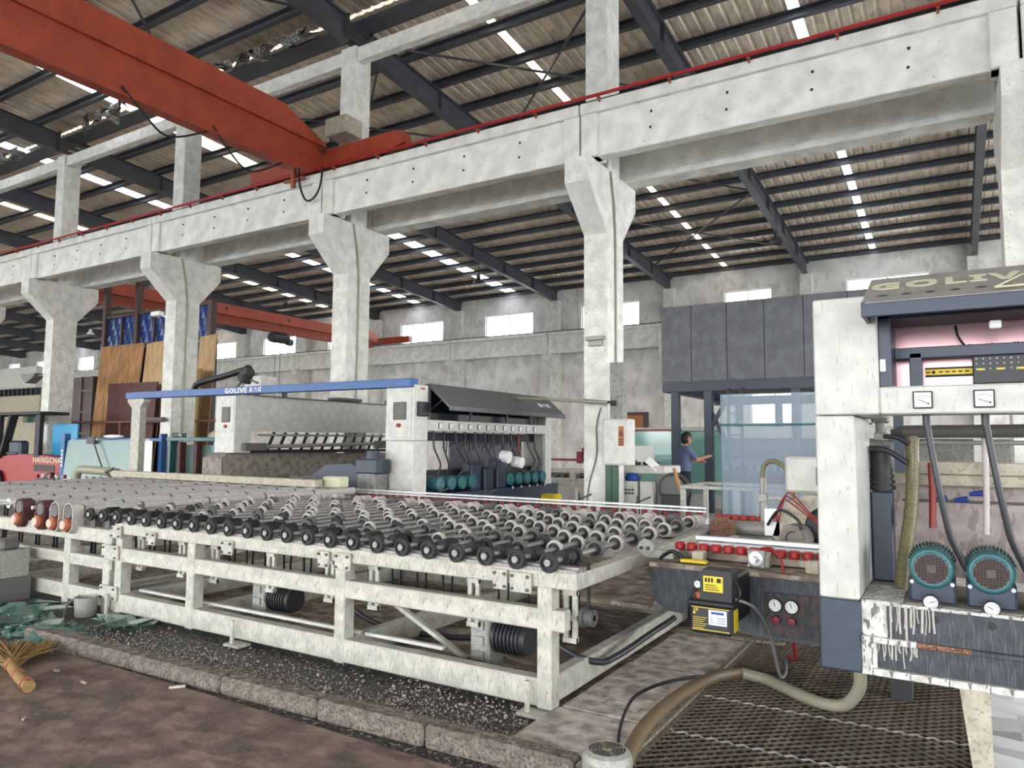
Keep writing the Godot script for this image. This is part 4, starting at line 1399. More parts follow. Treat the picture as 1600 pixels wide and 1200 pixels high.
	cyl(st, Vector3(-0.39, 1.33, -4.93), Vector3(-0.39, 1.6, -4.93), 0.06, 16)
	obj("spindle_motor", st, M.dark, o)
	st = B()
	tube(st, curve([Vector3(-0.37, 1.655, -4.88), Vector3(-0.30, 1.65, -4.88), Vector3(-0.24, 1.61, -4.9)], 12), 0.014, 8)
	tube(st, curve([Vector3(-0.44, 1.58, -4.85), Vector3(-0.35, 1.57, -4.84), Vector3(-0.25, 1.5, -4.86)], 12), 0.016, 8)
	obj("supply_hose", st, M.hose_black, o)
	st = B()
	for p in [[-0.09, 1.27, M.cable_red], [0.02, 1.27, M.blueink], [0.10, 1.31, M.blueink]]:
		cyl(st, Vector3(p[0] - 0.04, p[1], -5.24), Vector3(p[0] + 0.03, p[1] + 0.01, -5.23), 0.012, 10, 0.02)
	obj("coolant_nozzle", st, M.blueink, o)
	st = B()
	cyl(st, Vector3(-0.3, 1.26, -5.245), Vector3(1.5, 1.27, -5.245), 0.008, 8)
	obj("coolant_pipe", st, M.hub, o)

func build_motor(parent: Node3D, c: Vector3) -> void:
	var st := B()
	lathe(st, c + Vector3(0, 0, 0.10), Vector3(0, 0, -1), [[0.074, 0.0], [0.092, 0.004], [0.102, 0.02], [0.104, 0.05], [0.104, 0.30], [0.08, 0.32], [0.0, 0.32]], 28)
	for k in 18:
		var u := PI * 0.08 + PI * 0.84 * k / 17.0
		bx(st, c + Vector3(cos(u) * 0.108, sin(u) * 0.108, -0.10), Vector3(0.012, 0.004, 0.16), 0.0, Basis(Vector3(0, 0, 1), u))
	var m := obj("motor", st, M.teal, parent)
	# grille: a plate with a grid of square holes, over a dark fan chamber
	st = B()
	var pz := c.z + 0.099
	lathe(st, Vector3(c.x, c.y, pz - 0.02), Vector3(0, 0, 1), [[0.0, 0.0], [0.078, 0.0]], 24)
	obj("fan_chamber", st, M.black, m).position = Vector3.ZERO
	st = B()
	for k in 12:
		var t := -0.0715 + k * 0.013
		var hw := sqrt(maxf(0.0, 0.0765 * 0.0765 - t * t))
		bx(st, Vector3(c.x, c.y + t, pz), Vector3(hw * 2, 0.0052, 0.004))
		bx(st, Vector3(c.x + t, c.y, pz), Vector3(0.0052, hw * 2, 0.004))
	bx(st, Vector3(c.x, c.y, pz + 0.001), Vector3(0.038, 0.038, 0.005))
	obj("grille", st, M.brown, m).position = Vector3.ZERO
	st = B()
	lathe(st, Vector3(c.x, c.y, pz - 0.001), Vector3(0, 0, 1), [[0.07, 0.0], [0.082, 0.002], [0.092, -0.004]], 28)
	obj("cowl_ring", st, M.teal, m).position = Vector3.ZERO
	st = B()
	bx(st, c + Vector3(0, -0.115, -0.06), Vector3(0.21, 0.13, 0.24), 0.012)
	var b := obj("motor_base", st, M.slate, parent)
	st = B()
	for s in [-1.0, 1.0]:
		cyl(st, c + Vector3(s * 0.09, -0.075, 0.06), c + Vector3(s * 0.09, -0.075, 0.074), 0.010, 8)
	obj("bolt", st, M.disc, b).position = Vector3.ZERO
	st = B()
	for k in 5:
		bx(st, c + Vector3(-0.03 + k * 0.014, 0.104, 0.04), Vector3(0.008, 0.014, 0.04))
	obj("cooling_slot", st, M.black, m).position = Vector3.ZERO

# ---------------------------------------------------------------- around the table: bed, oiler, grating, pump
func red_row(parent: Node3D, x0: float, x1: float, y: float, z: float, n: int, mat: Material, r := 0.034) -> void:
	var st := B()
	lathe(st, Vector3.ZERO, Vector3.UP, [[0.0, -0.026], [r * 0.8, -0.026], [r, -0.014], [r, 0.014], [r * 0.8, 0.026], [0.0, 0.026]], 14)
	var m := st.commit()
	m.surface_set_material(0, mat)
	for i in n:
		inst("guide_roller", m, parent, Transform3D(Basis(), Vector3(lerpf(x0, x1, float(i) / (n - 1)), y, z)))

func build_bed() -> void:
	var o := thing("machine_bed", "navy steel bed with crusted cream top and a row of red guide rollers", "machine", Vector3(-1.25, 0, -5.0))
	var st := B()
	# body: rounded at its free end, underside rising to the left
	prism(st, [Vector2(-1.83, 0.76), Vector2(-1.83, 0.60), Vector2(-1.79, 0.52), Vector2(-1.70, 0.47), Vector2(-1.30, 0.44), Vector2(-1.12, 0.38), Vector2(-0.66, 0.37), Vector2(-0.66, 0.76)], Vector3(0, 0, -5.35), Vector3.RIGHT, Vector3.UP, Vector3(0, 0, 0.5))
	obj("body", st, M.navy_dirty, o)
	st = B()
	bb(st, -1.84, -0.66, 0.755, 0.79, -5.36, -4.835, 0.006)
	obj("top_plate", st, M.mud, o)
	st = B()
	bb(st, -1.07, -0.70, 0.40, 0.67, -4.855, -4.843, 0.003)
	var gp := obj("gauge_plate", st, M.navy_rust, o)
	for g in [[-1.005, 0.595], [-0.907, 0.595]]:
		gauge("pressure_gauge", Vector3(g[0], g[1], -4.83), 0.038, o, 1.9)
	for g in [[-1.0, 0.507], [-0.907, 0.507]]:
		st = B()
		lathe(st, Vector3(g[0], g[1], -4.845), Vector3(0, 0, 1), [[0.024, 0.0], [0.026, 0.02], [0.022, 0.032], [0.0, 0.034]], 14)
		obj("regulator_knob", st, M.dark_red, o)
	# roller rail
	st = B()
	bb(st, -1.72, -0.66, 0.80, 0.845, -5.22, -5.10, 0.004)
	obj("roller_rail", st, M.mud, o)
	red_row(o, -1.72, -0.68, 0.872, -5.15, 13, M.red_roller, 0.037)
	st = B()
	bb(st, -1.65, -0.66, 0.905, 0.935, -5.34, -5.28, 0.003)
	bb(st, -1.65, -0.66, 0.86, 0.885, -5.40, -5.36, 0.003)
	obj("guide_bar", st, M.alu, o)
	for x in [-1.53, -0.80]:
		st = B()
		bb(st, x - 0.04, x + 0.04, 0.79, 0.87, -5.02, -4.94, 0.006)
		obj("bracket_block", st, M.beige, o)
	st = B()
	bb(st, -1.20, -1.09, 0.80, 0.91, -4.98, -4.955, 0.006)
	for q in [[-1.19, 0.81], [-1.10, 0.81], [-1.19, 0.90], [-1.10, 0.90]]:
		cyl(st, Vector3(q[0], q[1], -4.955), Vector3(q[0], q[1], -4.94), 0.009, 8)
	bb(st, -1.18, -1.07, 0.79, 0.89, -5.08, -4.98, 0.01)
	obj("servo_flange", st, M.pump_grey, o)
	st = B()
	lathe(st, Vector3(-1.145, 0.855, -4.955), Vector3(0, 0, 1), [[0.045, 0.0], [0.045, 0.012], [0.022, 0.014], [0.022, 0.05], [0.018, 0.055], [0.018, 0.09], [0.0, 0.09]], 18)
	obj("servo_shaft", st, M.alu, o)
	st = B()
	tube(st, curve([Vector3(-1.13, 0.91, -5.02), Vector3(-1.05, 0.93, -4.95), Vector3(-0.98, 0.87, -4.9), Vector3(-0.96, 0.79, -4.88)], 16), 0.009, 6)
	obj("servo_cable", st, M.cable_red, o)
	st = B()
	bb(st, -1.63, -1.45, 0.80, 0.82, -4.93, -4.87, 0.004)
	tag(obj("grease_gun", st, M.yellow), "yellow handled tool lying on the navy bed behind the oiler", "tool")
	var nb := thing("belt_tensioner", "grey rounded slotted plate between the roller table and navy bed", "bracket", Vector3(-1.85, 0.85, -5.1))
	st = B()
	lathe(st, Vector3(-1.90, 0.865, -4.93), Vector3(0, 0, -1), [[0.0, 0.0], [0.06, 0.0], [0.06, 0.03], [0.0, 0.03]], 20)
	bb(st, -1.90, -1.70, 0.80, 0.86, -4.97, -4.94, 0.004)
	obj("plate", st, M.pump_grey, nb)
	st = B()
	for x in [-1.93, -1.88]:
		cyl(st, Vector3(x, 0.865, -4.929), Vector3(x, 0.865, -4.918), 0.012, 8)
	obj("bolt", st, M.dark, nb)
	st = B()
	tube(st, curve([Vector3(-1.8, 0.8, -4.95), Vector3(-1.7, 0.86, -4.93), Vector3(-1.62, 0.8, -4.92), Vector3(-1.72, 0.775, -4.9)], 16), 0.014, 6)
	obj("cable_bundle", st, M.black, nb)
	# oiler
	var l := thing("oil_lubricator", "black oil lubricator with yellow label and clear lower tank", "lubricator", Vector3(-1.25, 0.49, -4.4))
	st = B()
	bb(st, -1.385, -1.135, 0.49, 0.665, -4.46, -4.30, 0.018)
	obj("tank", st, M.dark, l)
	st = B()
	bb(st, -1.395, -1.125, 0.655, 0.685, -4.47, -4.29, 0.008)
	obj("tank_lid", st, M.black, l)
	st = B()
	prism(st, [Vector2(-1.325, 0.685), Vector2(-1.325, 0.845), Vector2(-1.31, 0.86), Vector2(-1.155, 0.86), Vector2(-1.14, 0.845), Vector2(-1.14, 0.685)], Vector3(0, 0, -4.46), Vector3.RIGHT, Vector3.UP, Vector3(0, 0, 0.14))
	obj("pump_housing", st, M.dark, l)
	st = B()
	bb(st, -1.305, -1.19, 0.735, 0.825, -4.321, -4.318)
	var yl := obj("yellow_label", st, M.yellow, l)
	st = B()
	bb(st, -1.225, -1.2, 0.79, 0.815, -4.318, -4.3165)
	for k in 3:
		bb(st, -1.295 + k * 0.018, -1.283 + k * 0.018, 0.79, 0.815, -4.318, -4.3165)
	for k in 3:
		bb(st, -1.295, -1.21 - 0.01 * k, 0.745 + k * 0.013, 0.750 + k * 0.013, -4.318, -4.3165)
	obj("print", st, M.ink, yl).position = Vector3.ZERO
	st = B()
	bb(st, -1.27, -1.165, 0.55, 0.635, -4.301, -4.297)
	var wl := obj("white_label", st, M.white, l)
	st = B()
	bb(st, -1.255, -1.18, 0.612, 0.626, -4.297, -4.2955)
	for k in 3:
		bb(st, -1.262, -1.24 - 0.005 * k, 0.562 + k * 0.014, 0.566 + k * 0.014, -4.297, -4.2955)
		bb(st, -1.22, -1.172, 0.562 + k * 0.014, 0.566 + k * 0.014, -4.297, -4.2955)
	obj("print", st, M.blueink, wl).position = Vector3.ZERO
	st = B()
	bb(st, -1.37, -1.15, 0.642, 0.646, -4.299, -4.296)
	bb(st, -1.37, -1.15, 0.515, 0.519, -4.299, -4.296)
	bb(st, -1.136, -1.132, 0.51, 0.635, -4.43, -4.34)
	for q in 6:
		bb(st, -1.365, -1.30 + 0.01 * (q % 3), 0.525 + q * 0.012, 0.5275 + q * 0.012, -4.299, -4.297)
	tri(st, Vector3(-1.365, 0.605, -4.297), Vector3(-1.345, 0.605, -4.297), Vector3(-1.355, 0.622, -4.297), Vector3(0, 0, 1))
	var yp := obj("yellow_print", st, M.yellow, l)
	text("mark", "CE", 0.016, M.yellow, l, Transform3D(Basis(), Vector3(-1.345, 0.628, -4.298)), 0.002)
	gauge("oil_gauge", Vector3(-1.35, 0.765, -4.36), 0.022, l, 2.4)
	st = B()
	cyl(st, Vector3(-1.345, 0.685, -4.37), Vector3(-1.345, 0.72, -4.37), 0.022, 12)
	obj("filler_cap", st, M.copper, l)
	st = B()
	tube(st, curve([Vector3(-1.35, 0.74, -4.37), Vector3(-1.39, 0.71, -4.36), Vector3(-1.41, 0.60, -4.36), Vector3(-1.40, 0.5, -4.40)], 16), 0.009, 6)
	tube(st, curve([Vector3(-1.14, 0.80, -4.38), Vector3(-1.10, 0.74, -4.36), Vector3(-1.12, 0.69, -4.36)], 12), 0.008, 6)
	obj("oil_pipe", st, M.black, l)
	st = B()
	bb(st, -1.31, -1.16, 0.52, 0.80, -4.84, -4.45, 0.01)
	obj("mounting_bracket", st, M.black, l)
	st = B()
	tube(st, curve([Vector3(-1.13, 0.70, -4.36), Vector3(-1.05, 0.67, -4.4), Vector3(-1.0, 0.5, -4.6), Vector3(-1.0, 0.15, -4.9), Vector3(-1.05, 0.05, -5.35), Vector3(-1.1, 0.05, -5.6)], 30), 0.010, 6)
	tag(obj("grey_cable", st, M.cable_grey), "grey cable dropping from the black oiler onto the grating", "cable")
	st = B()
	tube(st, curve([Vector3(-0.96, 0.38, -5.1), Vector3(-0.98, 0.2, -5.3), Vector3(-1.05, 0.06, -5.62), Vector3(-1.12, 0.05, -5.75)], 20), 0.012, 6)
	tag(obj("red_hose", st, M.cable_red), "short red hose hanging under the navy bed onto the grating", "hose")
	# concrete slabs and the expanded-metal grating
	var sl := thing("concrete_slab", "pale stained concrete slabs between the table and the grating", "slab", Vector3(-1.8, 0, -4.7))
	for p in [[-2.10, -1.47, -3.98, -3.3], [-2.08, -1.47, -5.05, -4.0], [-2.06, -1.47, -6.05, -5.07]]:
		st = B()
		bb(st, p[0], p[1], -0.1, 0.028, p[2], p[3], 0.008)
		obj("slab", st, M.slab, sl)
	st = B()
	bb(st, -2.05, -1.2, 0.03, 0.055, -6.12, -6.04, 0.005)
	bb(st, -1.47, -1.43, -0.02, 0.05, -6.3, -3.15, 0.004)
	bb(st, -1.43, -1.40, 0.02, 0.035, -6.3, -3.15, 0.003)
	tag(obj("angle_iron", st, M.angle_iron), "worn angle iron edge along the side of the grating", "edge")
	var g := thing("metal_grating", "dark expanded metal grating walkway in front of the navy machine", "grating", Vector3(-0.7, 0.03, -4.4))
	st = B()
	var bright := B()
	var z := -2.2
	var row := 0
	while z > -6.25:
		var x := -1.40
		var tgt := bright if row in [52, 71] else st
		var seg := row % 2
		while x < 0.055:
			var za := z + (0.016 if seg % 2 else -0.016)
			var zb := z + (-0.016 if seg % 2 else 0.016)
			var x1 := minf(x + 0.040, 0.06)
			face(tgt, Vector3(x, 0.040, za), Vector3(x1, 0.040, zb), Vector3(x1, 0.026, zb - 0.003), Vector3(x, 0.026, za - 0.003), Vector3(0, 0.3, 1))
			face(tgt, Vector3(x, 0.040, za), Vector3(x1, 0.040, zb), Vector3(x1, 0.037, zb - 0.006), Vector3(x, 0.037, za - 0.006), Vector3(0, 1, -0.2))
			x += 0.040
			seg += 1
		z -= 0.034
		row += 1
	obj("mesh", st, M.grate, g).set_meta("kind", "stuff")
	obj("worn_strand", bright, M.tyre, g).set_meta("kind", "stuff")
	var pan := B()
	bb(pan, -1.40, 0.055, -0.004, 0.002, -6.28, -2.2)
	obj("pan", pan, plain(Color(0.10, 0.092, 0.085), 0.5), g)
	for zz in [-2.4, -3.55, -4.7, -5.5, -6.28]:
		st = B()
		bb(st, -1.40, 0.06, -0.004, 0.022, zz - 0.02, zz + 0.02)
		obj("support_bar", st, M.grate, g)
	var ps := thing("pale_floor_plate", "pale wrinkled plastic sheet in a dark frame at the lower right corner", "sheet", Vector3(0.6, 0.03, -5))
	st = B()
	bb(st, 0.06, 0.10, 0.0, 0.05, -6.2, -2.8, 0.004)
	obj("frame_edge", st, M.angle_iron, ps)
	st = B()
	var n := 26
	for a in n:
		for b in 8:
			var P := []
			for q in [[a, b], [a + 1, b], [a + 1, b + 1], [a, b + 1]]:
				var zz: float = -2.8 - 3.3 * q[0] / n
				var xx: float = 0.10 + 1.2 * q[1] / 8.0
				P.append(Vector3(xx, 0.03 + 0.012 * sin(zz * 23.0 + xx * 5.0) + 0.008 * sin(zz * 41.0 - xx * 9.0), zz))
			face(st, P[0], P[1], P[2], P[3], Vector3.UP)
	obj("sheet", st, M.white, ps)
	# pump with its hoses
	var p := thing("submersible_pump", "grey upright pump with a ringed vent cap at the bottom edge", "pump", Vector3(-1.27, 0, -2.85))
	st = B()
	lathe(st, Vector3(-1.27, 0, -2.85), Vector3.UP, [[0.0, 0.0], [0.11, 0.0], [0.11, 0.05], [0.09, 0.06], [0.09, 0.26], [0.104, 0.27], [0.104, 0.31], [0.096, 0.335], [0.078, 0.348], [0.074, 0.345], [0.0, 0.345]], 30)
	for k in 10:
		var u := TAU * k / 10
		bx(st, Vector3(-1.27 + cos(u) * 0.094, 0.16, -2.85 + sin(u) * 0.094), Vector3(0.016, 0.2, 0.01), 0.002, Basis(Vector3.UP, -u))
	obj("housing", st, M.pump_grey, p)
	st = B()
	for k in 4:
		var r := 0.026 + k * 0.014
		for q in 4:
			for s in 10:
				var a0 := PI * 0.25 + q * PI * 0.5 + 0.13 + (PI * 0.5 - 0.26) * s / 10.0
				var a1 := PI * 0.25 + q * PI * 0.5 + 0.13 + (PI * 0.5 - 0.26) * (s + 1) / 10.0
				var c := Vector3(-1.27, 0.3465, -2.85)
				face(st, c + Vector3(cos(a0), 0, sin(a0)) * r, c + Vector3(cos(a1), 0, sin(a1)) * r, c + Vector3(cos(a1), 0, sin(a1)) * (r + 0.007), c + Vector3(cos(a0), 0, sin(a0)) * (r + 0.007), Vector3.UP)
	obj("vent_slot", st, M.black, p)
	st = B()
	cyl(st, Vector3(-1.27, 0.345, -2.85), Vector3(-1.27, 0.352, -2.85), 0.016, 14)
	obj("cap_boss", st, M.hose_olive, p)
	var h := thing("discharge_hose", "thick brown and olive hose running from the pump to the navy machine", "hose", Vector3(-1.2, 0, -4.4))
	st = B()
	tube(st, curve([Vector3(-1.27, 0.17, -2.95), Vector3(-1.34, 0.22, -3.4), Vector3(-1.37, 0.20, -4.0), Vector3(-1.36, 0.13, -4.7), Vector3(-1.27, 0.08, -5.05)], 30), 0.036, 12)
	obj("pipe", st, M.hose_brown, h)
	st = B()
	tube(st, curve([Vector3(-1.28, 0.085, -5.03), Vector3(-1.12, 0.075, -5.02), Vector3(-0.90, 0.07, -4.86), Vector3(-0.73, 0.07, -4.76), Vector3(-0.60, 0.10, -4.72), Vector3(-0.52, 0.22, -4.66), Vector3(-0.50, 0.44, -4.55)], 34), 0.035, 12)
	obj("flexible_hose", st, M.hose_grey, h)
	st = B()
	tube(st, curve([Vector3(-1.37, 0.2, -4.45), Vector3(-1.55, 0.16, -4.35), Vector3(-1.66, 0.12, -4.1), Vector3(-1.62, 0.04, -3.8), Vector3(-1.5, 0.04, -3.5)], 24), 0.010, 6)
	obj("pump_cable", st, M.dark, h)

func build_line() -> void:
	# far guide conveyor with the aluminium bar
	var o := thing("guide_conveyor", "long white aluminium bar over a row of dark red rollers behind the table", "conveyor", Vector3(-5.4, 0, -8.05))
	var st := B()
	bb(st, -8.4, -2.37, 0.885, 0.91, -8.0, -7.97, 0.004)
	bb(st, -8.4, -2.37, 0.85, 0.872, -8.0, -7.96, 0.004)
	obj("guide_bar", st, M.alu, o)
	red_row(o, -8.3, -2.45, 0.815, -8.02, 46, M.dark_red, 0.036)
	st = B()
	bb(st, -8.4, -2.37, 0.72, 0.785, -8.08, -7.98, 0.004)
	obj("roller_rail", st, M.frame, o)
	for x in [-8.2, -6.3, -4.4, -2.6]:
		st = B()
		bb(st, x - 0.04, x + 0.04, 0, 0.72, -8.09, -8.01, 0.005)
		obj("leg", st, M.frame, o)
	for x in [-6.05, -5.3, -3.95, -3.2]:
		st = B()
		bar(st, Vector3(x, 0.91, -8.0), Vector3(x + 0.18, 0.99, -8.02), 0.02, 0.02, 0.003)
		cyl(st, Vector3(x + 0.03, 0.91, -7.98), Vector3(x + 0.03, 1.0, -7.98), 0.012, 8)
		obj("clamp_lever", st, M.dark, o)
	# second roller row and grinding head between glass sheet and pillar
	var g := thing("grinding_head", "dirty grinding head with red roller row between glass sheet and pillar", "machine", Vector3(-1.6, 0, -6.8))
	st = B()
	bb(st, -2.12, -1.1, 0.80, 0.845, -7.50, -7.40, 0.004)
	obj("roller_rail", st, M.beige, g)
	red_row(g, -2.08, -1.5, 0.870, -7.45, 8, M.red_roller, 0.036)
	st = B()
	bb(st, -1.85, -0.7, 0.0, 0.74, -7.38, -6.3, 0.01)
	obj("base", st, M.tank, g)
	st = B()
	lathe(st, Vector3(-1.80, 0.85, -6.55), Vector3(0.4, 0, 1), [[0.0, -0.06], [0.10, -0.06], [0.11, -0.04], [0.11, 0.05], [0.08, 0.06], [0.02, 0.05], [0.0, 0.05]], 22)
	obj("grinding_wheel", st, M.rust, g)
	st = B()
	cyl(st, Vector3(-1.78, 0.845, -6.75), Vector3(-1.3, 0.85, -6.75), 0.065, 16)
	obj("spindle", st, M.pump_grey, g)
	st = B()
	cyl(st, Vector3(-1.7, 0.74, -6.35), Vector3(-1.3, 0.75, -6.35), 0.05, 14)
	obj("spindle", st, M.pump_grey, g)
	for x in [-1.62, -1.32]:
		st = B()
		cyl(st, Vector3(x, 0.80, -6.28), Vector3(x, 0.80, -6.2), 0.04, 14)
		obj("support_roller", st, M.tyre, g)
	st = B()
	lathe(st, Vector3(-1.12, 0.86, -6.1), Vector3(-0.3, 0, 1), [[0.0, 0.0], [0.05, 0.0], [0.06, 0.02], [0.11, 0.02], [0.12, -0.02], [0.12, -0.10], [0.0, -0.10]], 22)
	obj("grinding_wheel", st, M.tank, g)
	st = B()
	prism(st, [Vector2(-1.30, 0.85), Vector2(-1.22, 1.12), Vector2(-1.05, 1.20), Vector2(-0.80, 1.20), Vector2(-0.74, 0.80), Vector2(-1.2, 0.76)], Vector3(0, 0, -6.5), Vector3.RIGHT, Vector3.UP, Vector3(0, 0, 0.3))
	obj("head_body", st, M.beige, g)
	st = B()
	lathe(st, Vector3(-0.93, 0.96, -6.18), Vector3(-0.2, 0, 1), [[0.0, 0.03], [0.05, 0.03], [0.10, 0.02], [0.15, -0.02], [0.16, -0.12], [0.0, -0.12]], 22)
	obj("head_motor", st, M.dark, g)
	st = B()
	bb(st, -1.36, -1.24, 0.86, 1.08, -6.22, -6.20, 0.003)
	obj("side_plate", st, M.white, g)
	st = B()
	bb(st, -1.25, -0.75, 1.2, 1.50, -6.75, -6.5, 0.02)
	obj("upper_body", st, M.cream, g)
	st = B()
	bb(st, -1.0, -0.86, 1.26, 1.42, -6.505, -6.47, 0.03)
	obj("viewing_slot", st, M.slate, g)
	st = B()
	for k in 3:
		tube(st, curve([Vector3(-1.28 + k * 0.02, 0.98, -6.15), Vector3(-1.2 + k * 0.02, 1.16 + k * 0.03, -6.12), Vector3(-1.0, 1.05 + k * 0.02, -6.05), Vector3(-0.78, 0.9, -6.0)], 20), 0.006, 6)
	obj("hose", st, M.cable_red, g)
	st = B()
	tube(st, curve([Vector3(-1.33, 0.95, -6.17), Vector3(-1.22, 1.08, -6.1), Vector3(-1.08, 1.02, -6.05), Vector3(-1.05, 0.94, -6.05)], 20), 0.012, 6)
	obj("air_hose", st, M.dark, g)
	st = B()
	cyl(st, Vector3(-1.52, 0.9, -6.9), Vector3(-1.52, 1.30, -6.9), 0.028, 12)
	bb(st, -1.56, -1.48, 1.08, 1.16, -6.94, -6.86, 0.006)
	bb(st, -1.50, -1.34, 1.1, 1.14, -6.92, -6.88, 0.004)
	obj("valve_post", st, M.pump_grey, g)
	st = B()
	tube(st, curve([Vector3(-1.52, 1.3, -6.9), Vector3(-1.50, 1.42, -6.9), Vector3(-1.40, 1.45, -6.88), Vector3(-1.28, 1.35, -6.86), Vector3(-1.24, 1.1, -6.86), Vector3(-1.28, 0.9, -6.86)], 24), 0.022, 8)
	obj("arched_hose", st, M.hose_olive, g)
	# hanging sheet of plastic / glass with its wire
	var s := thing("glass_sheet", "tall clear glass sheet standing upright before the grinding head", "glass", Vector3(-1.6, 0.845, -7.49))
	st = B()
	bb(st, -2.06, -1.02, 0.845, 2.115, -7.50, -7.488)
	obj("pane", st, M.glass_pale, s)
	st = B()
	bb(st, -2.06, -2.055, 0.845, 2.115, -7.501, -7.487)
	bb(st, -2.06, -1.02, 0.845, 0.85, -7.501, -7.487)
	obj("polished_edge", st, M.glass_edge, s)
	st = B()
	tube(st, [Vector3(-2.07, 1.80, -7.46), Vector3(-1.7, 1.797, -7.46), Vector3(-1.3, 1.80, -7.46), Vector3(-0.66, 1.805, -7.55)], 0.011, 6)
	var c := obj("wire", st, M.teal)
	tag(c, "dark taut wire stretched in front of the standing glass sheet", "wire")
	st = B()
	cyl(st, Vector3(-1.08, 1.845, -7.45), Vector3(-1.08, 1.62, -7.45), 0.012, 8)
	cyl(st, Vector3(-1.11, 1.805, -7.45), Vector3(-1.05, 1.805, -7.45), 0.022, 8)
	tag(obj("wire_clip", st, M.teal), "small clip hanging on the wire before the glass sheet", "clip")
	var tb := thing("steel_table_frame", "light grey steel trestle frame in front of the grinding wheel stand", "table", Vector3(-2.3, 0, -9))
	st = B()
	bb(st, -3.0, -1.5, 1.04, 1.085, -9.03, -8.98, 0.004)
	bb(st, -3.0, -1.5, 1.04, 1.085, -10.0, -9.95, 0.004)
	bb(st, -3.0, -2.95, 1.04, 1.085, -10.0, -9.0, 0.004)
	obj("top_frame", st, M.pump_grey, tb)
	for x in [-2.96, -2.3, -1.55]:
		for zz in [-9.0, -9.97]:
			st = B()
			bb(st, x - 0.03, x + 0.03, 0, 1.04, zz - 0.03, zz + 0.03, 0.004)
			obj("leg", st, M.pump_grey, tb)

# ---------------------------------------------------------------- machines in the middle
func louvre(parent: Node3D, c: Vector3, w: float, h: float) -> void:
	var st := B()
	bx(st, c, Vector3(w, h, 0.02), 0.004)
	var v := obj("vent", st, M.hub, parent)
	st = B()
	for k in 9:
		bx(st, c + Vector3(0, -h * 0.38 + h * 0.76 * k / 8.0, 0.014), Vector3(w * 0.78, h * 0.045, 0.012), 0.0, Basis(Vector3.RIGHT, 0.6))
	obj("louvre", st, M.pump_grey, v).position = Vector3.ZERO

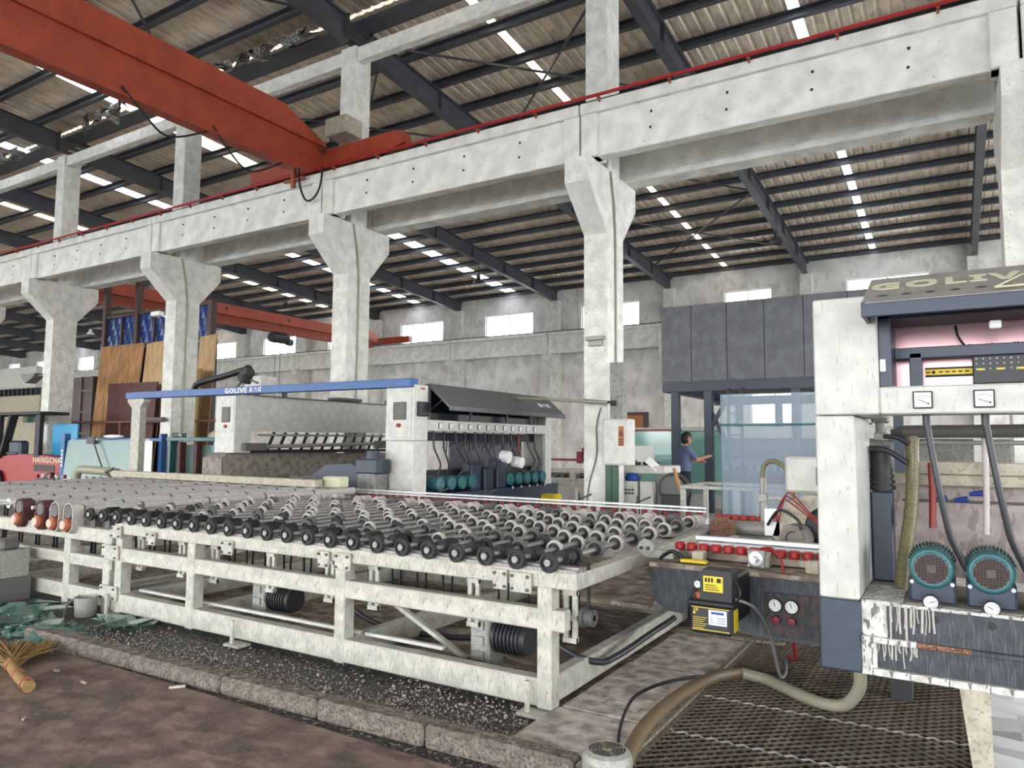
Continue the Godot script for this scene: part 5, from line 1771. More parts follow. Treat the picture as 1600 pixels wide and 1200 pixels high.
func build_middle() -> void:
	var o := thing("gauge_machine", "cream edging machine with twelve small gauges under a sloped grey hood", "machine", Vector3(-7.2, 0, -10.5))
	var st := B()
	bb(st, -7.48, -6.92, 1.62, 2.47, -8.84, -8.5, 0.01)
	obj("end_cabinet", st, M.cream, o)
	st = B()
	bb(st, -7.48, -6.93, 0.55, 1.615, -8.84, -8.51, 0.01)
	obj("end_pillar", st, M.cream, o)
	st = B()
	bb(st, -7.44, -6.97, 1.66, 2.42, -8.505, -8.49, 0.004)
	obj("access_panel", st, M.cream, o)
	louvre(o, Vector3(-7.19, 2.07, -8.485), 0.25, 0.27)
	st = B()
	cyl(st, Vector3(-7.2, 1.85, -8.49), Vector3(-7.2, 1.85, -8.455), 0.032, 14)
	bx(st, Vector3(-7.2, 1.85, -8.45), Vector3(0.06, 0.016, 0.02), 0.003, Basis(Vector3.BACK, 0.5))
	obj("main_switch", st, M.red_roller, o)
	st = B()
	bb(st, -6.92, -6.87, 1.99, 2.21, -8.83, -8.56, 0.02)
	obj("control_panel", st, M.black, o)
	st = B()
	bb(st, -6.925, -6.915, 2.40, 2.425, -8.75, -8.65)
	obj("red_badge", st, M.cable_red, o)
	# upper body: back, end, dark windows, gauge strip
	st = B()
	bb(st, -7.45, -7.38, 1.78, 2.44, -12.6, -8.84)
	bb(st, -7.45, -6.98, 2.40, 2.44, -12.6, -8.84)
	obj("upper_shell", st, M.hood, o)
	st = B()
	bb(st, -7.0, -6.96, 1.95, 2.42, -12.25, -8.88)
	var wn := obj("window", st, M.dark_glass, o)
	st = B()
	for z in [-8.9, -10.05, -11.2, -12.24]:
		bb(st, -6.965, -6.945, 1.95, 2.42, z - 0.03, z + 0.03)
	obj("window_bar", st, M.hood, wn).position = Vector3.ZERO
	st = B()
	bb(st, -7.1, -6.92, 1.775, 1.945, -12.62, -8.845, 0.006)
	obj("gauge_strip", st, M.cream, o)
	st = B()
	bb(st, -7.45, -6.93, 0.75, 2.38, -12.85, -12.62, 0.01)
	bb(st, -6.98, -6.90, 0.72, 1.78, -12.80, -12.55, 0.008)
	obj("far_pillar", st, M.cream, o)
	for k in 12:
		meter(Vector3(-6.915, 1.855, -9.15 - k * 0.272), 0.095, o, Vector3(1, 0, 0), 2.7)
	# sloped hood
	var h := part("hood", o)
	st = B()
	prism(st, [Vector2(-7.05, 2.49), Vector2(-6.96, 2.51), Vector2(-6.55, 2.15), Vector2(-6.56, 2.12), Vector2(-6.98, 2.47), Vector2(-7.05, 2.45)], Vector3(0, 0, -12.7), Vector3.RIGHT, Vector3.UP, Vector3(0, 0, 3.8))
	obj("hood_plate", st, M.hood, h)
	st = B()
	bb(st, -6.57, -6.53, 2.08, 2.16, -12.7, -8.9, 0.01)
	obj("hood_lip", st, M.hood, h)
	for z in [-8.95, -12.6]:
		st = B()
		bar(st, Vector3(-6.96, 2.1, z), Vector3(-6.7, 2.27, z), 0.02, 0.02)
		obj("gas_strut", st, M.dark, h)
	var hd := Vector3(-0.41, 0.36, 0).normalized()
	var hn := Vector3(0.36, 0.41, 0).normalized()
	var hx := Basis(Vector3(0, 0, -1), hd, hn)
	text("lettering", "GOLIVE", 0.13, M.white, h, Transform3D(hx, Vector3(-6.56, 2.15, -11.55) + hd * 0.24 + hn * 0.004))
	st = B()
	for k in 3:
		strokes(st, Vector3(-6.56, 2.15, -11.98 - k * 0.16) + hd * 0.18 + hn * 0.006, Vector3(0, 0, -1), hd, 0.12, k)
	for k in 44:
		bx(st, Vector3(-6.56, 2.15, -9.2 - k * 0.075) + hd * 0.13 + hn * 0.005, Vector3(0.035, 0.012, 0.002), 0.0, hx)
	obj("print", st, M.white, h)
	st = B()
	for k in 4:
		bx(st, Vector3(-6.56, 2.15, -10.1 - 0.05 * k) + hd * (0.09 - 0.02 * k) + hn * 0.005, Vector3(0.12, 0.016, 0.002), 0.0, hx)
	obj("sticker", st, M.hood_paper, h)
	# working space: bed, motors, hoses
	st = B()
	bb(st, -7.4, -6.85, 0.30, 0.80, -13.0, -8.85, 0.01)
	obj("bed", st, M.slate, o)
	for k in 12:
		var z := -9.12 - k * 0.30
		if k in [4, 5, 6]:
			continue
		var c := Vector3(-6.98, 0.95, z)
		st = B()
		lathe(st, c + Vector3(0.12, 0, 0), Vector3(-1, 0, 0), [[0.0, 0.0], [0.05, 0.0], [0.06, -0.004], [0.10, 0.0], [0.115, 0.02], [0.115, 0.28], [0.0, 0.3]], 18)
		var m := obj("motor", st, M.teal, o)
		st = B()
		lathe(st, c + Vector3(0.121, 0, 0), Vector3(1, 0, 0), [[0.055, 0.0], [0.085, 0.001]], 18)
		obj("fan_grille", st, M.dark, m).position = Vector3.ZERO
		if k > 6:
			gauge("pressure_gauge", Vector3(-6.84, 0.80, z), 0.03, o, 1.0 + k, Vector3(1, 0, 0))
	for z in [-10.15, -10.55, -10.95]:
		st = B()
		bb(st, -7.1, -6.9, 0.8, 1.22 + 0.1 * sin(z * 9.0), z - 0.14, z + 0.14, 0.015)
		obj("gear_case", st, M.slate, o)
	st = B()
	cyl(st, Vector3(-6.93, 1.36, -11.0), Vector3(-6.78, 1.34, -11.0), 0.11, 18)
	cyl(st, Vector3(-6.9, 1.26, -11.35), Vector3(-6.72, 1.24, -11.35), 0.10, 18)
	obj("white_motor", st, M.white, o)
	for k in 12:
		var z := -9.05 - k * 0.29
		st = B()
		var sw := 0.1 * sin(k * 2.3)
		tube(st, curve([Vector3(-6.98, 1.78, z), Vector3(-6.95, 1.5, z + sw * 0.5), Vector3(-6.9, 1.25, z - 0.1 + sw), Vector3(-6.95, 1.05, z - 0.05)], 16), 0.016, 6)
		obj("motor_hose", st, M.hose_black if k != 9 else M.hose_red, o)
	st = B()
	for k in 26:
		tube(st, curve([Vector3(-7.2, 1.76, -9.6 - k * 0.095), Vector3(-7.17, 1.62, -9.6 - k * 0.095 + 0.03 * sin(k)), Vector3(-7.2, 1.5 - 0.07 * sin(k * 1.7), -9.6 - k * 0.095)], 6), 0.01, 5)
	obj("hanging_cable", st, M.black, o)
	st = B()
	bb(st, -7.3, -7.25, 0.8, 1.15, -12.6, -8.9)
	bb(st, -7.35, -7.2, 1.62, 1.76, -12.6, -9.0)
	obj("rear_rail", st, M.dark, o)
	st = B()
	bb(st, -7.46, -7.42, 0.8, 1.76, -12.5, -10.1)
	bb(st, -7.46, -7.42, 0.8, 1.12, -10.1, -8.85)
	obj("rear_guard", st, M.hood, o)
	# the long cream machine at the left end of the blue gantry
	var m := thing("washing_machine_unit", "long cream machine with a plain side panel under the blue gantry beam", "machine", Vector3(-10.7, 0, -10))
	st = B()
	bb(st, -10.90, -10.39, 1.39, 2.36, -8.35, -8.0, 0.01)
	obj("end_cabinet", st, M.cream, m)
	st = B()
	bb(st, -10.86, -10.42, 1.74, 2.30, -8.005, -7.99, 0.004)
	obj("access_panel", st, M.cream, m)
	louvre(m, Vector3(-10.60, 2.04, -7.985), 0.21, 0.26)
	st = B()
	cyl(st, Vector3(-10.6, 1.84, -7.99), Vector3(-10.6, 1.84, -7.96), 0.03, 14)
	obj("main_switch", st, M.red_roller, m)
	st = B()
	prism(st, [Vector2(-8.35, 1.76), Vector2(-8.35, 2.38), Vector2(-11.8, 2.40), Vector2(-12.1, 2.34), Vector2(-12.2, 1.78)], Vector3(-10.50, 0, 0), Vector3(0, 0, 1), Vector3.UP, Vector3(0.09, 0, 0))
	obj("side_panel", st, M.cream, m)
	st = B()
	bb(st, -10.52, -10.37, 2.375, 2.395, -12.0, -8.35)
	bb(st, -10.6, -10.3, 2.40, 2.46, -11.0, -10.3, 0.02)
	for z in [-9.1, -11.9]:
		cyl(st, Vector3(-10.45, 2.38, z), Vector3(-10.45, 2.48, z), 0.05, 10)
	obj("top_fitting", st, M.hub, m)
	st = B()
	bb(st, -10.95, -10.45, 1.39, 1.44, -12.2, -8.3)
	obj("bed_rail", st, M.dark, m)
	st = B()
	cyl(st, Vector3(-10.38, 1.50, -8.7), Vector3(-10.38, 1.56, -11.6), 0.035, 12)
	cyl(st, Vector3(-10.40, 1.70, -8.5), Vector3(-10.40, 1.72, -11.8), 0.02, 10)
	obj("spindle_bar", st, M.pump_grey, m)
	st = B()
	for k in 12:
		bar(st, Vector3(-10.45, 1.44, -8.75 - k * 0.26), Vector3(-10.45, 1.75, -8.9 - k * 0.26), 0.05, 0.03)
	obj("brush_arm", st, M.dark, m)
	st = B()
	bb(st, -10.36, -10.28, 1.43, 1.56, -8.62, -8.15, 0.01)
	bb(st, -10.36, -10.26, 1.46, 1.62, -11.75, -11.4, 0.01)
	obj("bearing_block", st, M.hub, m)
	st = B()
	bb(st, -10.95, -10.6, 0.0, 1.36, -12.2, -10.62)
	obj("lower_body", st, M.tank, m)
	st = B()
	prism(st, [Vector2(-7.93, 0.0), Vector2(-7.93, 1.30), Vector2(-8.05, 1.385), Vector2(-10.6, 1.385), Vector2(-10.6, 0.0)], Vector3(-11.1, 0, 0), Vector3(0, 0, 1), Vector3.UP, Vector3(0.5, 0, 0))
	tag(obj("water_tank", st, M.tank), "stained grey metal tank along the foot of the long cream machine", "tank")
	# swing arm with a bell on top
	var a := thing("lifting_arm", "curved black lifting arm with a bell end above the cream machine", "arm", Vector3(-11, 2.5, -8.3))
	st = B()
	tube(st, curve([Vector3(-12.9, 2.56, -8.95), Vector3(-12.85, 2.68, -8.95), Vector3(-12.6, 2.75, -8.95), Vector3(-12.0, 2.83, -8.95), Vector3(-11.4, 2.93, -8.95)], 20), 0.06, 10)
	obj("arm_tube", st, M.black, a)
	st = B()
	lathe(st, Vector3(-11.25, 2.82, -8.9), Vector3(0.5, 0.6, 0.3), [[0.0, 0.22], [0.06, 0.2], [0.12, 0.1], [0.17, -0.08], [0.14, -0.08], [0.0, 0.0]], 18)
	obj("bell", st, M.dark, a)
	st = B()
	bb(st, -11.35, -10.9, 2.40, 2.80, -9.3, -8.92, 0.01)
	obj("stand_box", st, M.cream, a)
	st = B()
	bar(st, Vector3(-11.3, 2.78, -8.9), Vector3(-10.95, 2.66, -8.9), 0.035, 0.03)
	bar(st, Vector3(-11.3, 2.78, -8.9), Vector3(-11.55, 2.6, -8.9), 0.035, 0.03)
	obj("bracket", st, M.hub, a)
	# blue gantry
	var g := thing("gantry_beam", "long blue gantry beam with white lettering resting on a cream post", "beam", Vector3(-10.6, 2.4, -8.5))
	st = B()
	bb(st, -14.35, -6.93, 2.425, 2.555, -8.60, -8.42, 0.006)
	obj("beam", st, M.blue, g)
	st = B()
	bb(st, -14.15, -13.86, 0.0, 2.25, -8.58, -8.44, 0.008)
	prism(st, [Vector2(-14.15, 2.24), Vector2(-13.86, 2.24), Vector2(-13.75, 2.36), Vector2(-13.75, 2.42), Vector2(-14.30, 2.42), Vector2(-14.30, 2.36)], Vector3(0, 0, -8.58), Vector3.RIGHT, Vector3.UP, Vector3(0, 0, 0.14))
	obj("post", st, M.frame, g)
	text("lettering", "GOLIVE", 0.085, M.white, g, Transform3D(Basis.from_scale(Vector3(1.45, 1, 1)), Vector3(-10.93, 2.488, -8.417)))
	st = B()
	for k in 3:
		strokes(st, Vector3(-10.56 + k * 0.115, 2.45, -8.414), Vector3.RIGHT, Vector3.UP, 0.085, k)
	obj("print", st, M.white, g)
	# dark blue motor in front of the gauge machine
	var q := thing("stand_motor", "dark blue motor standing on a grey pedestal before the cream end cabinet", "motor", Vector3(-7.4, 0, -8.15))
	st = B()
	bb(st, -7.72, -7.37, 0.0, 1.12, -8.46, -8.16, 0.01)
	obj("pedestal", st, M.fargrey, q)
	st = B()
	bb(st, -7.77, -7.33, 1.12, 1.34, -8.46, -8.16, 0.02)
	cyl(st, Vector3(-7.55, 1.32, -8.31), Vector3(-7.55, 1.46, -8.31), 0.12, 14, 0.1)
	obj("body", st, M.slate, q)
	var gr := thing("guard_casing", "dark sloped guard casing between the grey tank and blue motor", "casing", Vector3(-8.2, 0, -8.5))
	st = B()
	prism(st, [Vector2(-9.1, 0.4), Vector2(-9.1, 1.0), Vector2(-8.75, 1.22), Vector2(-8.2, 1.25), Vector2(-7.75, 1.1), Vector2(-7.75, 0.4)], Vector3(0, 0, -8.9), Vector3.RIGHT, Vector3.UP, Vector3(0, 0, 0.4))
	obj("shell", st, M.slate, gr)
	# pipe and channel lying along behind the table
	var p := thing("suction_pipe", "beige pipe joined to a rusty channel lying along behind the feed table", "pipe", Vector3(-11, 1, -7.4))
	st = B()
	cyl(st, Vector3(-13.9, 1.045, -7.4), Vector3(-12.75, 1.02, -7.4), 0.075, 14)
	tube(st, curve([Vector3(-13.85, 1.045, -7.4), Vector3(-14.0, 1.03, -7.4), Vector3(-14.08, 0.93, -7.4), Vector3(-14.08, 0.0, -7.4)], 12), 0.075, 12)
	obj("pipe", st, M.hose_grey, p)
	st = B()
	bb(st, -12.85, -7.72, 0.948, 1.055, -7.48, -7.32, 0.01)
	obj("channel", st, M.beige, p)
	st = B()
	bar(st, Vector3(-12.95, 1.03, -7.3), Vector3(-12.7, 1.10, -7.3), 0.04, 0.03)
	bar(st, Vector3(-12.95, 1.03, -7.3), Vector3(-12.75, 0.90, -7.3), 0.04, 0.03)
	obj("clamp", st, M.hub, p)
	var sc := thing("tool_pile", "small heap of wrenches and rods at the right end of the channel", "tools", Vector3(-8.8, 1, -8.3))
	st = B()
	for k in 9:
		var u := rng.randf_range(-0.5, 0.5)
		bar(st, Vector3(-8.35 + k * 0.07, 1.065, -7.42), Vector3(-8.2 + k * 0.07 + u * 0.2, 1.07 + 0.12 * absf(u), -7.4 + u * 0.1), 0.02, 0.016)
	obj("rod", st, M.hub, sc)
	st = B()
	bx(st, Vector3(-7.62, 1.02, -7.62), Vector3(0.34, 0.16, 0.2), 0.02)
	tag(obj("cardboard_carton", st, M.hood_paper), "small pale green carton beside the foot of the dark blue motor", "carton")

# ---------------------------------------------------------------- left background
func build_left() -> void:
	var f := thing("forklift", "red and black forklift with a roof guard at the left frame edge", "forklift", Vector3(-22.5, 0, -10.4))
	var st := B()
	prism(st, [Vector2(-25.0, 0.35), Vector2(-25.0, 0.95), Vector2(-24.1, 1.08), Vector2(-22.8, 1.17), Vector2(-21.3, 1.14), Vector2(-20.6, 1.06), Vector2(-20.4, 0.88), Vector2(-20.4, 0.4), Vector2(-20.6, 0.3)], Vector3(0, 0, -11.0), Vector3.RIGHT, Vector3.UP, Vector3(0, 0, 0.6))
	obj("counterweight", st, M.forklift_red, f)
	st = B()
	bx(st, Vector3(-21.45, 0.80, -10.4), Vector3(1.1, 0.17, 0.03), 0.012)
	obj("slot", st, M.black, f)
	text("lettering", "HANGCHA", 0.15, M.hood_paper, f, Transform3D(Basis.from_scale(Vector3(1.5, 1, 1)), Vector3(-21.35, 1.02, -10.395)))
	st = B()
	bb(st, -25.4, -21.65, 2.28, 2.37, -11.1, -10.3, 0.02)
	obj("roof_guard", st, M.dark, f)
	st = B()
	bb(st, -22.05, -21.80, 1.1, 2.3, -10.5, -10.38, 0.01)
	bar(st, Vector3(-23.4, 2.3, -10.44), Vector3(-23.95, 1.05, -10.44), 0.22, 0.1, 0.01)
	bb(st, -24.4, -24.1, 1.0, 2.3, -10.5, -10.38, 0.01)
	obj("guard_post", st, M.dark, f)
	st = B()
	bb(st, -23.6, -22.95, 1.08, 1.55, -10.7, -10.42, 0.06)
	bb(st, -23.6, -23.0, 1.14, 1.22, -10.6, -10.36, 0.03)
	obj("seat", st, M.slate, f)
	for x in [-24.0, -21.0]:
		st = B()
		cyl(st, Vector3(x, 0.35, -10.45), Vector3(x, 0.35, -10.3), 0.35, 20)
		obj("wheel", st, M.black, f)
	st = B()
	bb(st, -23.5, -22.3, 2.08, 2.27, -10.75, -10.72)
	obj("guard_sign", st, M.sign_green, f)
	# tarp and wall panels right behind it
	st = B()
	bb(st, -22.95, -21.6, 0.0, 2.05, -11.35, -11.3)
	tag(obj("blue_sheet", st, plain(Color(0.22, 0.62, 0.80), 0.4)), "light blue plastic sheet behind the forklift seat", "sheet")
	# a row of small wheels on the edge of a conveyor in front of the forklift
	var rw := thing("edge_conveyor", "conveyor edge with many tiny pale wheels before the red forklift", "conveyor", Vector3(-15, 0.6, -8.4))
	st = B()
	bb(st, -17.5, -13.2, 0.66, 0.72, -8.5, -8.3)
	obj("rail", st, M.hub, rw)
	for k in 30:
		st = B()
		lathe(st, Vector3(-17.4 + k * 0.14, 0.78 + 0.012 * (k % 3), -8.3 - 0.05 * (k % 2)), Vector3(0, 0, 1), [[0.0, -0.03], [0.042, -0.03], [0.042, 0.02], [0.0, 0.02]], 10)
		obj("wheel", st, M.tyre if k % 4 else M.dark_red, rw)
	# crate of green glass
	var c := thing("glass_crate", "blue framed crate holding stacked pale green glass sheets", "crate", Vector3(-17, 0, -9.8))
	st = B()
	bb(st, -19.07, -18.91, 0.2, 1.74, -9.75, -9.6, 0.01)
	bb(st, -15.38, -15.26, 0.2, 1.74, -9.98, -9.83, 0.01)
	bb(st, -18.95, -15.3, 1.56, 1.64, -9.95, -9.88, 0.01)
	bb(st, -19.1, -15.25, 0.0, 0.32, -10.0, -9.5, 0.01)
	obj("crate_frame", st, M.blue, c)
	for k in 5:
		st = B()
		slab4(st, Vector3(-18.88 + k * 0.02, 0.34, -9.56 - k * 0.04), Vector3(-15.85, 0.34, -9.56 - k * 0.04), Vector3(-15.85, 1.575 + 0.006 * k, -9.66 - k * 0.04), Vector3(-18.88 + k * 0.02, 1.575 + 0.006 * k, -9.66 - k * 0.04), -0.012)
		obj("glass_pane", st, M.glass_green, c)
	st = B()
	bb(st, -15.83, -15.40, 0.34, 1.58, -9.72, -9.70)
	obj("white_board", st, M.white, c)
	st = B()
	bar(st, Vector3(-17.6, 1.62, -9.57), Vector3(-16.9, 0.8, -9.5), 0.03, 0.012)
	bb(st, -17.85, -17.5, 1.50, 1.66, -9.60, -9.555, 0.01)
	obj("strap", st, M.hub, c)
	st = B()
	for k in 4:
		bx(st, Vector3(-18.3 + 0.1 * k, 1.60, -9.877), Vector3(0.06, 0.05, 0.005))
		bx(st, Vector3(-16.1 + 0.09 * k, 1.60, -9.877), Vector3(0.05, 0.04, 0.005))
	for k in 5:
		bx(st, Vector3(-18.99, 0.95 + k * 0.09, -9.597), Vector3(0.06, 0.06, 0.005))
	obj("print", st, M.white, c)
	st = B()
	blob(st, Vector3(-17.2, 1.675, -9.85), Vector3(0.4, 0.045, 0.12), 12, 6)
	tag(obj("crumpled_film", st, M.white), "crumpled white film on top of the blue glass crate", "film")
	# exit sign on the plywood column
	var e := thing("exit_sign", "small green emergency exit sign on the side of a white column", "sign", Vector3(-16.99, 1.73, -11.45))
	st = B()
	bb(st, -17.02, -16.995, 1.675, 1.78, -11.64, -11.25, 0.003)
	obj("sign_plate", st, M.sign_green, e)
	st = B()
	var hx := Basis(Vector3(0, 0, -1), Vector3.UP, Vector3.RIGHT)
	bx(st, Vector3(-16.993, 1.73, -11.44), Vector3(0.07, 0.07, 0.002), 0.0, hx)
	bar(st, Vector3(-16.993, 1.73, -11.52), Vector3(-16.993, 1.73, -11.60), 0.012, 0.002)
	bar(st, Vector3(-16.993, 1.755, -11.57), Vector3(-16.993, 1.73, -11.605), 0.012, 0.002)
	bar(st, Vector3(-16.993, 1.705, -11.57), Vector3(-16.993, 1.73, -11.605), 0.012, 0.002)
	obj("print", st, M.white, e)
	text("word", "EXIT", 0.05, M.white, e, Transform3D(hx, Vector3(-16.993, 1.728, -11.33)), 0.002)
	# plywood, panels and sheets leaning in the bay behind
	var pl := [
		[Vector3(-23.75, 0.0, -12.75), Vector3(-21.5, 0.0, -12.75), Vector3(-21.55, 4.63, -13.15), Vector3(-23.95, 4.64, -13.15), M.ply, "tall orange-brown plywood sheet leaning behind the maroon panel", "plywood"],
		[Vector3(-21.38, 0.0, -12.8), Vector3(-20.35, 0.0, -12.8), Vector3(-20.35, 4.64, -13.15), Vector3(-21.4, 4.58, -13.15), M.ply_pale, "narrow pale plywood sheet just left of the white column", "plywood"],
		[Vector3(-18.75, 0.0, -12.8), Vector3(-17.9, 0.0, -12.8), Vector3(-18.0, 4.66, -13.15), Vector3(-18.75, 4.62, -13.15), M.ply_pale, "pale plywood sheet just right of the exit sign column", "plywood"],
		[Vector3(-22.3, 0.0, -12.45), Vector3(-19.95, 0.0, -12.45), Vector3(-20.05, 3.32, -12.7), Vector3(-22.6, 3.34, -12.7), M.maroon, "scuffed maroon panel leaning in front of the plywood sheets", "panel"],
		[Vector3(-18.85, 0.0, -12.3), Vector3(-17.7, 0.0, -12.3), Vector3(-17.85, 3.6, -12.6), Vector3(-18.9, 3.62, -12.6), M.olive_board, "olive yellow board leaning behind the exit sign column", "board"],
	]
	for q in pl:
		st = B()
		slab4(st, q[0], q[1], q[2], q[3], -0.03)
		tag(obj("leaning_panel", st, q[4]), q[5], q[6])
	var d := thing("steel_door_panel", "tall brown steel door panel with ribs behind the forklift column", "panel", Vector3(-24.5, 0, -13))
	st = B()
	bb(st, -25.45, -24.05, 0, 3.67, -13.15, -13.05)
	obj("sheet", st, M.brown, d)
	st = B()
	for x in [-25.42, -24.77, -24.09]:
		bb(st, x - 0.035, x + 0.035, 0, 3.67, -13.05, -12.99)
	for y in [0.9, 1.8, 2.5, 3.2]:
		bb(st, -24.75, -24.1, y - 0.03, y + 0.03, -13.05, -13.0)
	obj("rib", st, M.hub, d)
	var s := thing("storage_booth", "tall dark frame wrapped in shiny blue plastic above the plywood sheets", "booth", Vector3(-21.5, 0, -13.5))
	for x in [-24.2, -22.36, -18.62]:
		st = B()
		bb(st, x - 0.09, x + 0.09, 0, 6.7 if x < -20 else 5.75, -13.5, -13.32)
		obj("post", st, M.brown, s)
	st = B()
	bb(st, -24.2, -18.6, 5.62, 5.70, -13.48, -13.36)
	bb(st, -24.2, -18.6, 4.6, 4.68, -13.48, -13.36)
	obj("rail", st, M.brown, s)
	for w in [[-24.1, -23.25], [-23.2, -22.42], [-22.3, -21.45], [-21.4, -20.5], [-20.4, -19.5], [-19.4, -18.7]]:
		st = B()
		var nn := 8
		for i in nn:
			for j in 5:
				var P := []
				for k in [[i, j], [i + 1, j], [i + 1, j + 1], [i, j + 1]]:
					P.append(Vector3(lerpf(w[0], w[1], float(k[0]) / nn), lerpf(4.68, 5.62, k[1] / 5.0), -13.44 + 0.03 * sin(k[0] * 1.9 + k[1] * 1.3 + w[0])))
				face(st, P[0], P[1], P[2], P[3], Vector3(0, 0, 1))
		obj("plastic_sheet", st, M.plastic_blue, s)
		st = B()
		bb(st, w[1] - 0.01, w[1] + 0.05, 4.68, 5.62, -13.44, -13.36)
		obj("mullion", st, M.brown, s)
	st = B()
	bb(st, -24.1, -18.7, 0, 4.6, -13.7, -13.66)
	obj("back_sheet", st, M.slate, s)
	var r := thing("guard_rail", "rusty pipe guard rail running past the columns at shoulder height", "rail", Vector3(-21, 1, -12.15))
	st = B()
	cyl(st, Vector3(-25.7, 2.12, -12.2), Vector3(-16.0, 2.12, -12.2), 0.04, 10)
	obj("pipe", st, M.rust, r)
	for x in [-24.8, -21.0, -18.9]:
		st = B()
		cyl(st, Vector3(x, 0, -12.2), Vector3(x, 2.12, -12.2), 0.04, 10)
		obj("post", st, M.rust, r)
	st = B()
	cyl(st, Vector3(-17.9, 2.12, -11.05), Vector3(-17.1, 2.12, -11.05), 0.06, 10)
	tag(obj("bar_clamp", st, M.hub), "dark clamp bar strapped across the exit sign column", "clamp")
	var gl := thing("glass_rack", "dark green rack with maroon posts and glass left of the cream machine", "rack", Vector3(-13.6, 0, -9.6))
	st = B()
	bb(st, -14.5, -12.4, 1.58, 1.66, -9.75, -9.45, 0.01)
	bb(st, -14.5, -14.42, 0, 1.6, -9.7, -9.5, 0.01)
	bb(st, -12.5, -12.4, 0, 1.6, -9.7, -9.5, 0.01)
	bb(st, -14.5, -12.4, 0.2, 0.3, -9.75, -9.45, 0.01)
	obj("rack_frame", st, M.teal, gl)
	for x in [-14.05, -13.5]:
		st = B()
		bb(st, x - 0.06, x + 0.06, 0, 1.56, -9.6, -9.45, 0.01)
		obj("post", st, M.maroon, gl)
	st = B()
	bb(st, -14.4, -12.5, 0.3, 1.5, -9.66, -9.64)
	obj("glass_pane", st, M.glass_green, gl)
	st = B()
	blob(st, Vector3(-12.9, 1.68, -9.6), Vector3(0.35, 0.14, 0.15), 10, 6)
	tag(obj("cloth_bundle", st, M.beige), "crumpled beige cloth on top of the dark green glass rack", "cloth")
	# far left end of the hall
	var fb := thing("far_loader", "pale loading machine with a grey canopy far beyond the forklift", "machine", Vector3(-45, 0, -20))
	st = B()
	bb(st, -48, -42.3, 2.7, 4.0, -20.6, -20, 0.05)
	bb(st, -50, -42.3, 0, 2.7, -20.6, -20.2)
	obj("body", st, M.beige, fb)
	st = B()
	bb(st, -50, -42.8, 4.4, 5.6, -20.4, -20.0, 0.05)
	obj("upper_beam", st, M.cream, fb)
	st = B()
	for k in 14:
		bb(st, -49.5 + k * 0.5, -49.3 + k * 0.5, 3.95, 4.4, -20.35, -20.1)
	obj("roller", st, M.dark, fb)
	var lp := thing("floodlight", "grey box floodlight fixed beside the column behind the forklift", "lamp", Vector3(-24.3, 3.6, -11.3))
	st = B()
	prism(st, [Vector2(-24.95, 3.62), Vector2(-24.0, 3.62), Vector2(-24.1, 3.5), Vector2(-24.55, 3.32)], Vector3(0, 0, -11.5), Vector3.RIGHT, Vector3.UP, Vector3(0, 0, 0.3))
	bar(st, Vector3(-24.05, 3.55, -11.35), Vector3(-23.5, 3.55, -11.35), 0.04, 0.04)
	obj("housing", st, M.fargrey, lp)
	var cam := thing("wall_camera", "small white box on the corner of the plywood column", "camera", Vector3(-17.55, 4.85, -11.1))
	st = B()
	bb(st, -17.85, -17.5, 4.82, 4.94, -11.2, -11.02, 0.02)
	bar(st, Vector3(-17.55, 4.85, -11.12), Vector3(-17.4, 4.78, -11.2), 0.03, 0.03)
	obj("housing", st, M.white, cam)
	# broken glass and the broom
	for i in 46:
		st = B()
		var a := Vector2(rng.randf_range(-8.6, -5.9), rng.randf_range(-3.75, -2.75))
		if i < 14:
			a = Vector2(rng.randf_range(-7.4, -6.0), rng.randf_range(-3.2, -2.8))
		if i > 41:
			a = Vector2(-6.3 + 0.12 * (i - 42), -3.62 - 0.05 * (i - 42))
		var n := 3 + i % 3
		var poly := []
		var sz := rng.randf_range(0.09, 0.27)
		for k in n:
			var u := TAU * (k + rng.randf_range(-0.25, 0.25)) / n
			poly.append(Vector2(cos(u) * sz * rng.randf_range(0.6, 1.2), sin(u) * sz * rng.randf_range(0.35, 0.8)))
		var hgt := 0.012 + 0.1 * maxf(0.0, 1.0 - Vector2(a.x + 6.9, (a.y + 3.15) * 2.0).length() / 1.3) * rng.randf()
		var tilt := Basis(Vector3(rng.randf() - 0.5, 0, rng.randf() - 0.5).normalized(), rng.randf_range(0.03, 0.3)) * Basis(Vector3.UP, rng.randf() * TAU)
		prism(st, poly, Vector3(a.x, hgt + sz * 0.12, a.y), tilt.x, tilt.z, tilt.y * 0.008)
		tag(obj("glass_shard", st, M.glass_shard if i % 3 else M.glass_edge), "loose green glass shard in the broken pile by the kerb end", "broken glass", "broken glass shards by the kerb")
	var mm := MultiMesh.new()
	mm.transform_format = MultiMesh.TRANSFORM_3D
	var cb := B()
	bx(cb, Vector3.ZERO, Vector3(1, 0.5, 0.8), 0.2)
	mm.mesh = cb.commit()
	mm.mesh.surface_set_material(0, M.glass_shard)
	mm.instance_count = 900
	for i in 900:
		var u := rng.randf() * TAU
		var rr := sqrt(rng.randf())
		var ps := Vector3(-7.0 + cos(u) * rr * 1.25, 0, -3.12 + sin(u) * rr * 0.42)
		var sc := rng.randf_range(0.01, 0.04)
		mm.set_instance_transform(i, Transform3D(Basis(Vector3(rng.randf(), 1, rng.randf()).normalized(), rng.randf() * TAU).scaled(Vector3.ONE * sc), ps + Vector3(0, sc * 0.3 + 0.05 * (1.0 - rr) * rng.randf(), 0)))
	var mi := MultiMeshInstance3D.new()
	mi.multimesh = mm
	mi.name = numbered("glass_crumbs")
	add_child(mi)
	mi.set_meta("kind", "stuff")
	tag(mi, "green crumbs of shattered glass heaped by the end of the kerb", "broken glass")
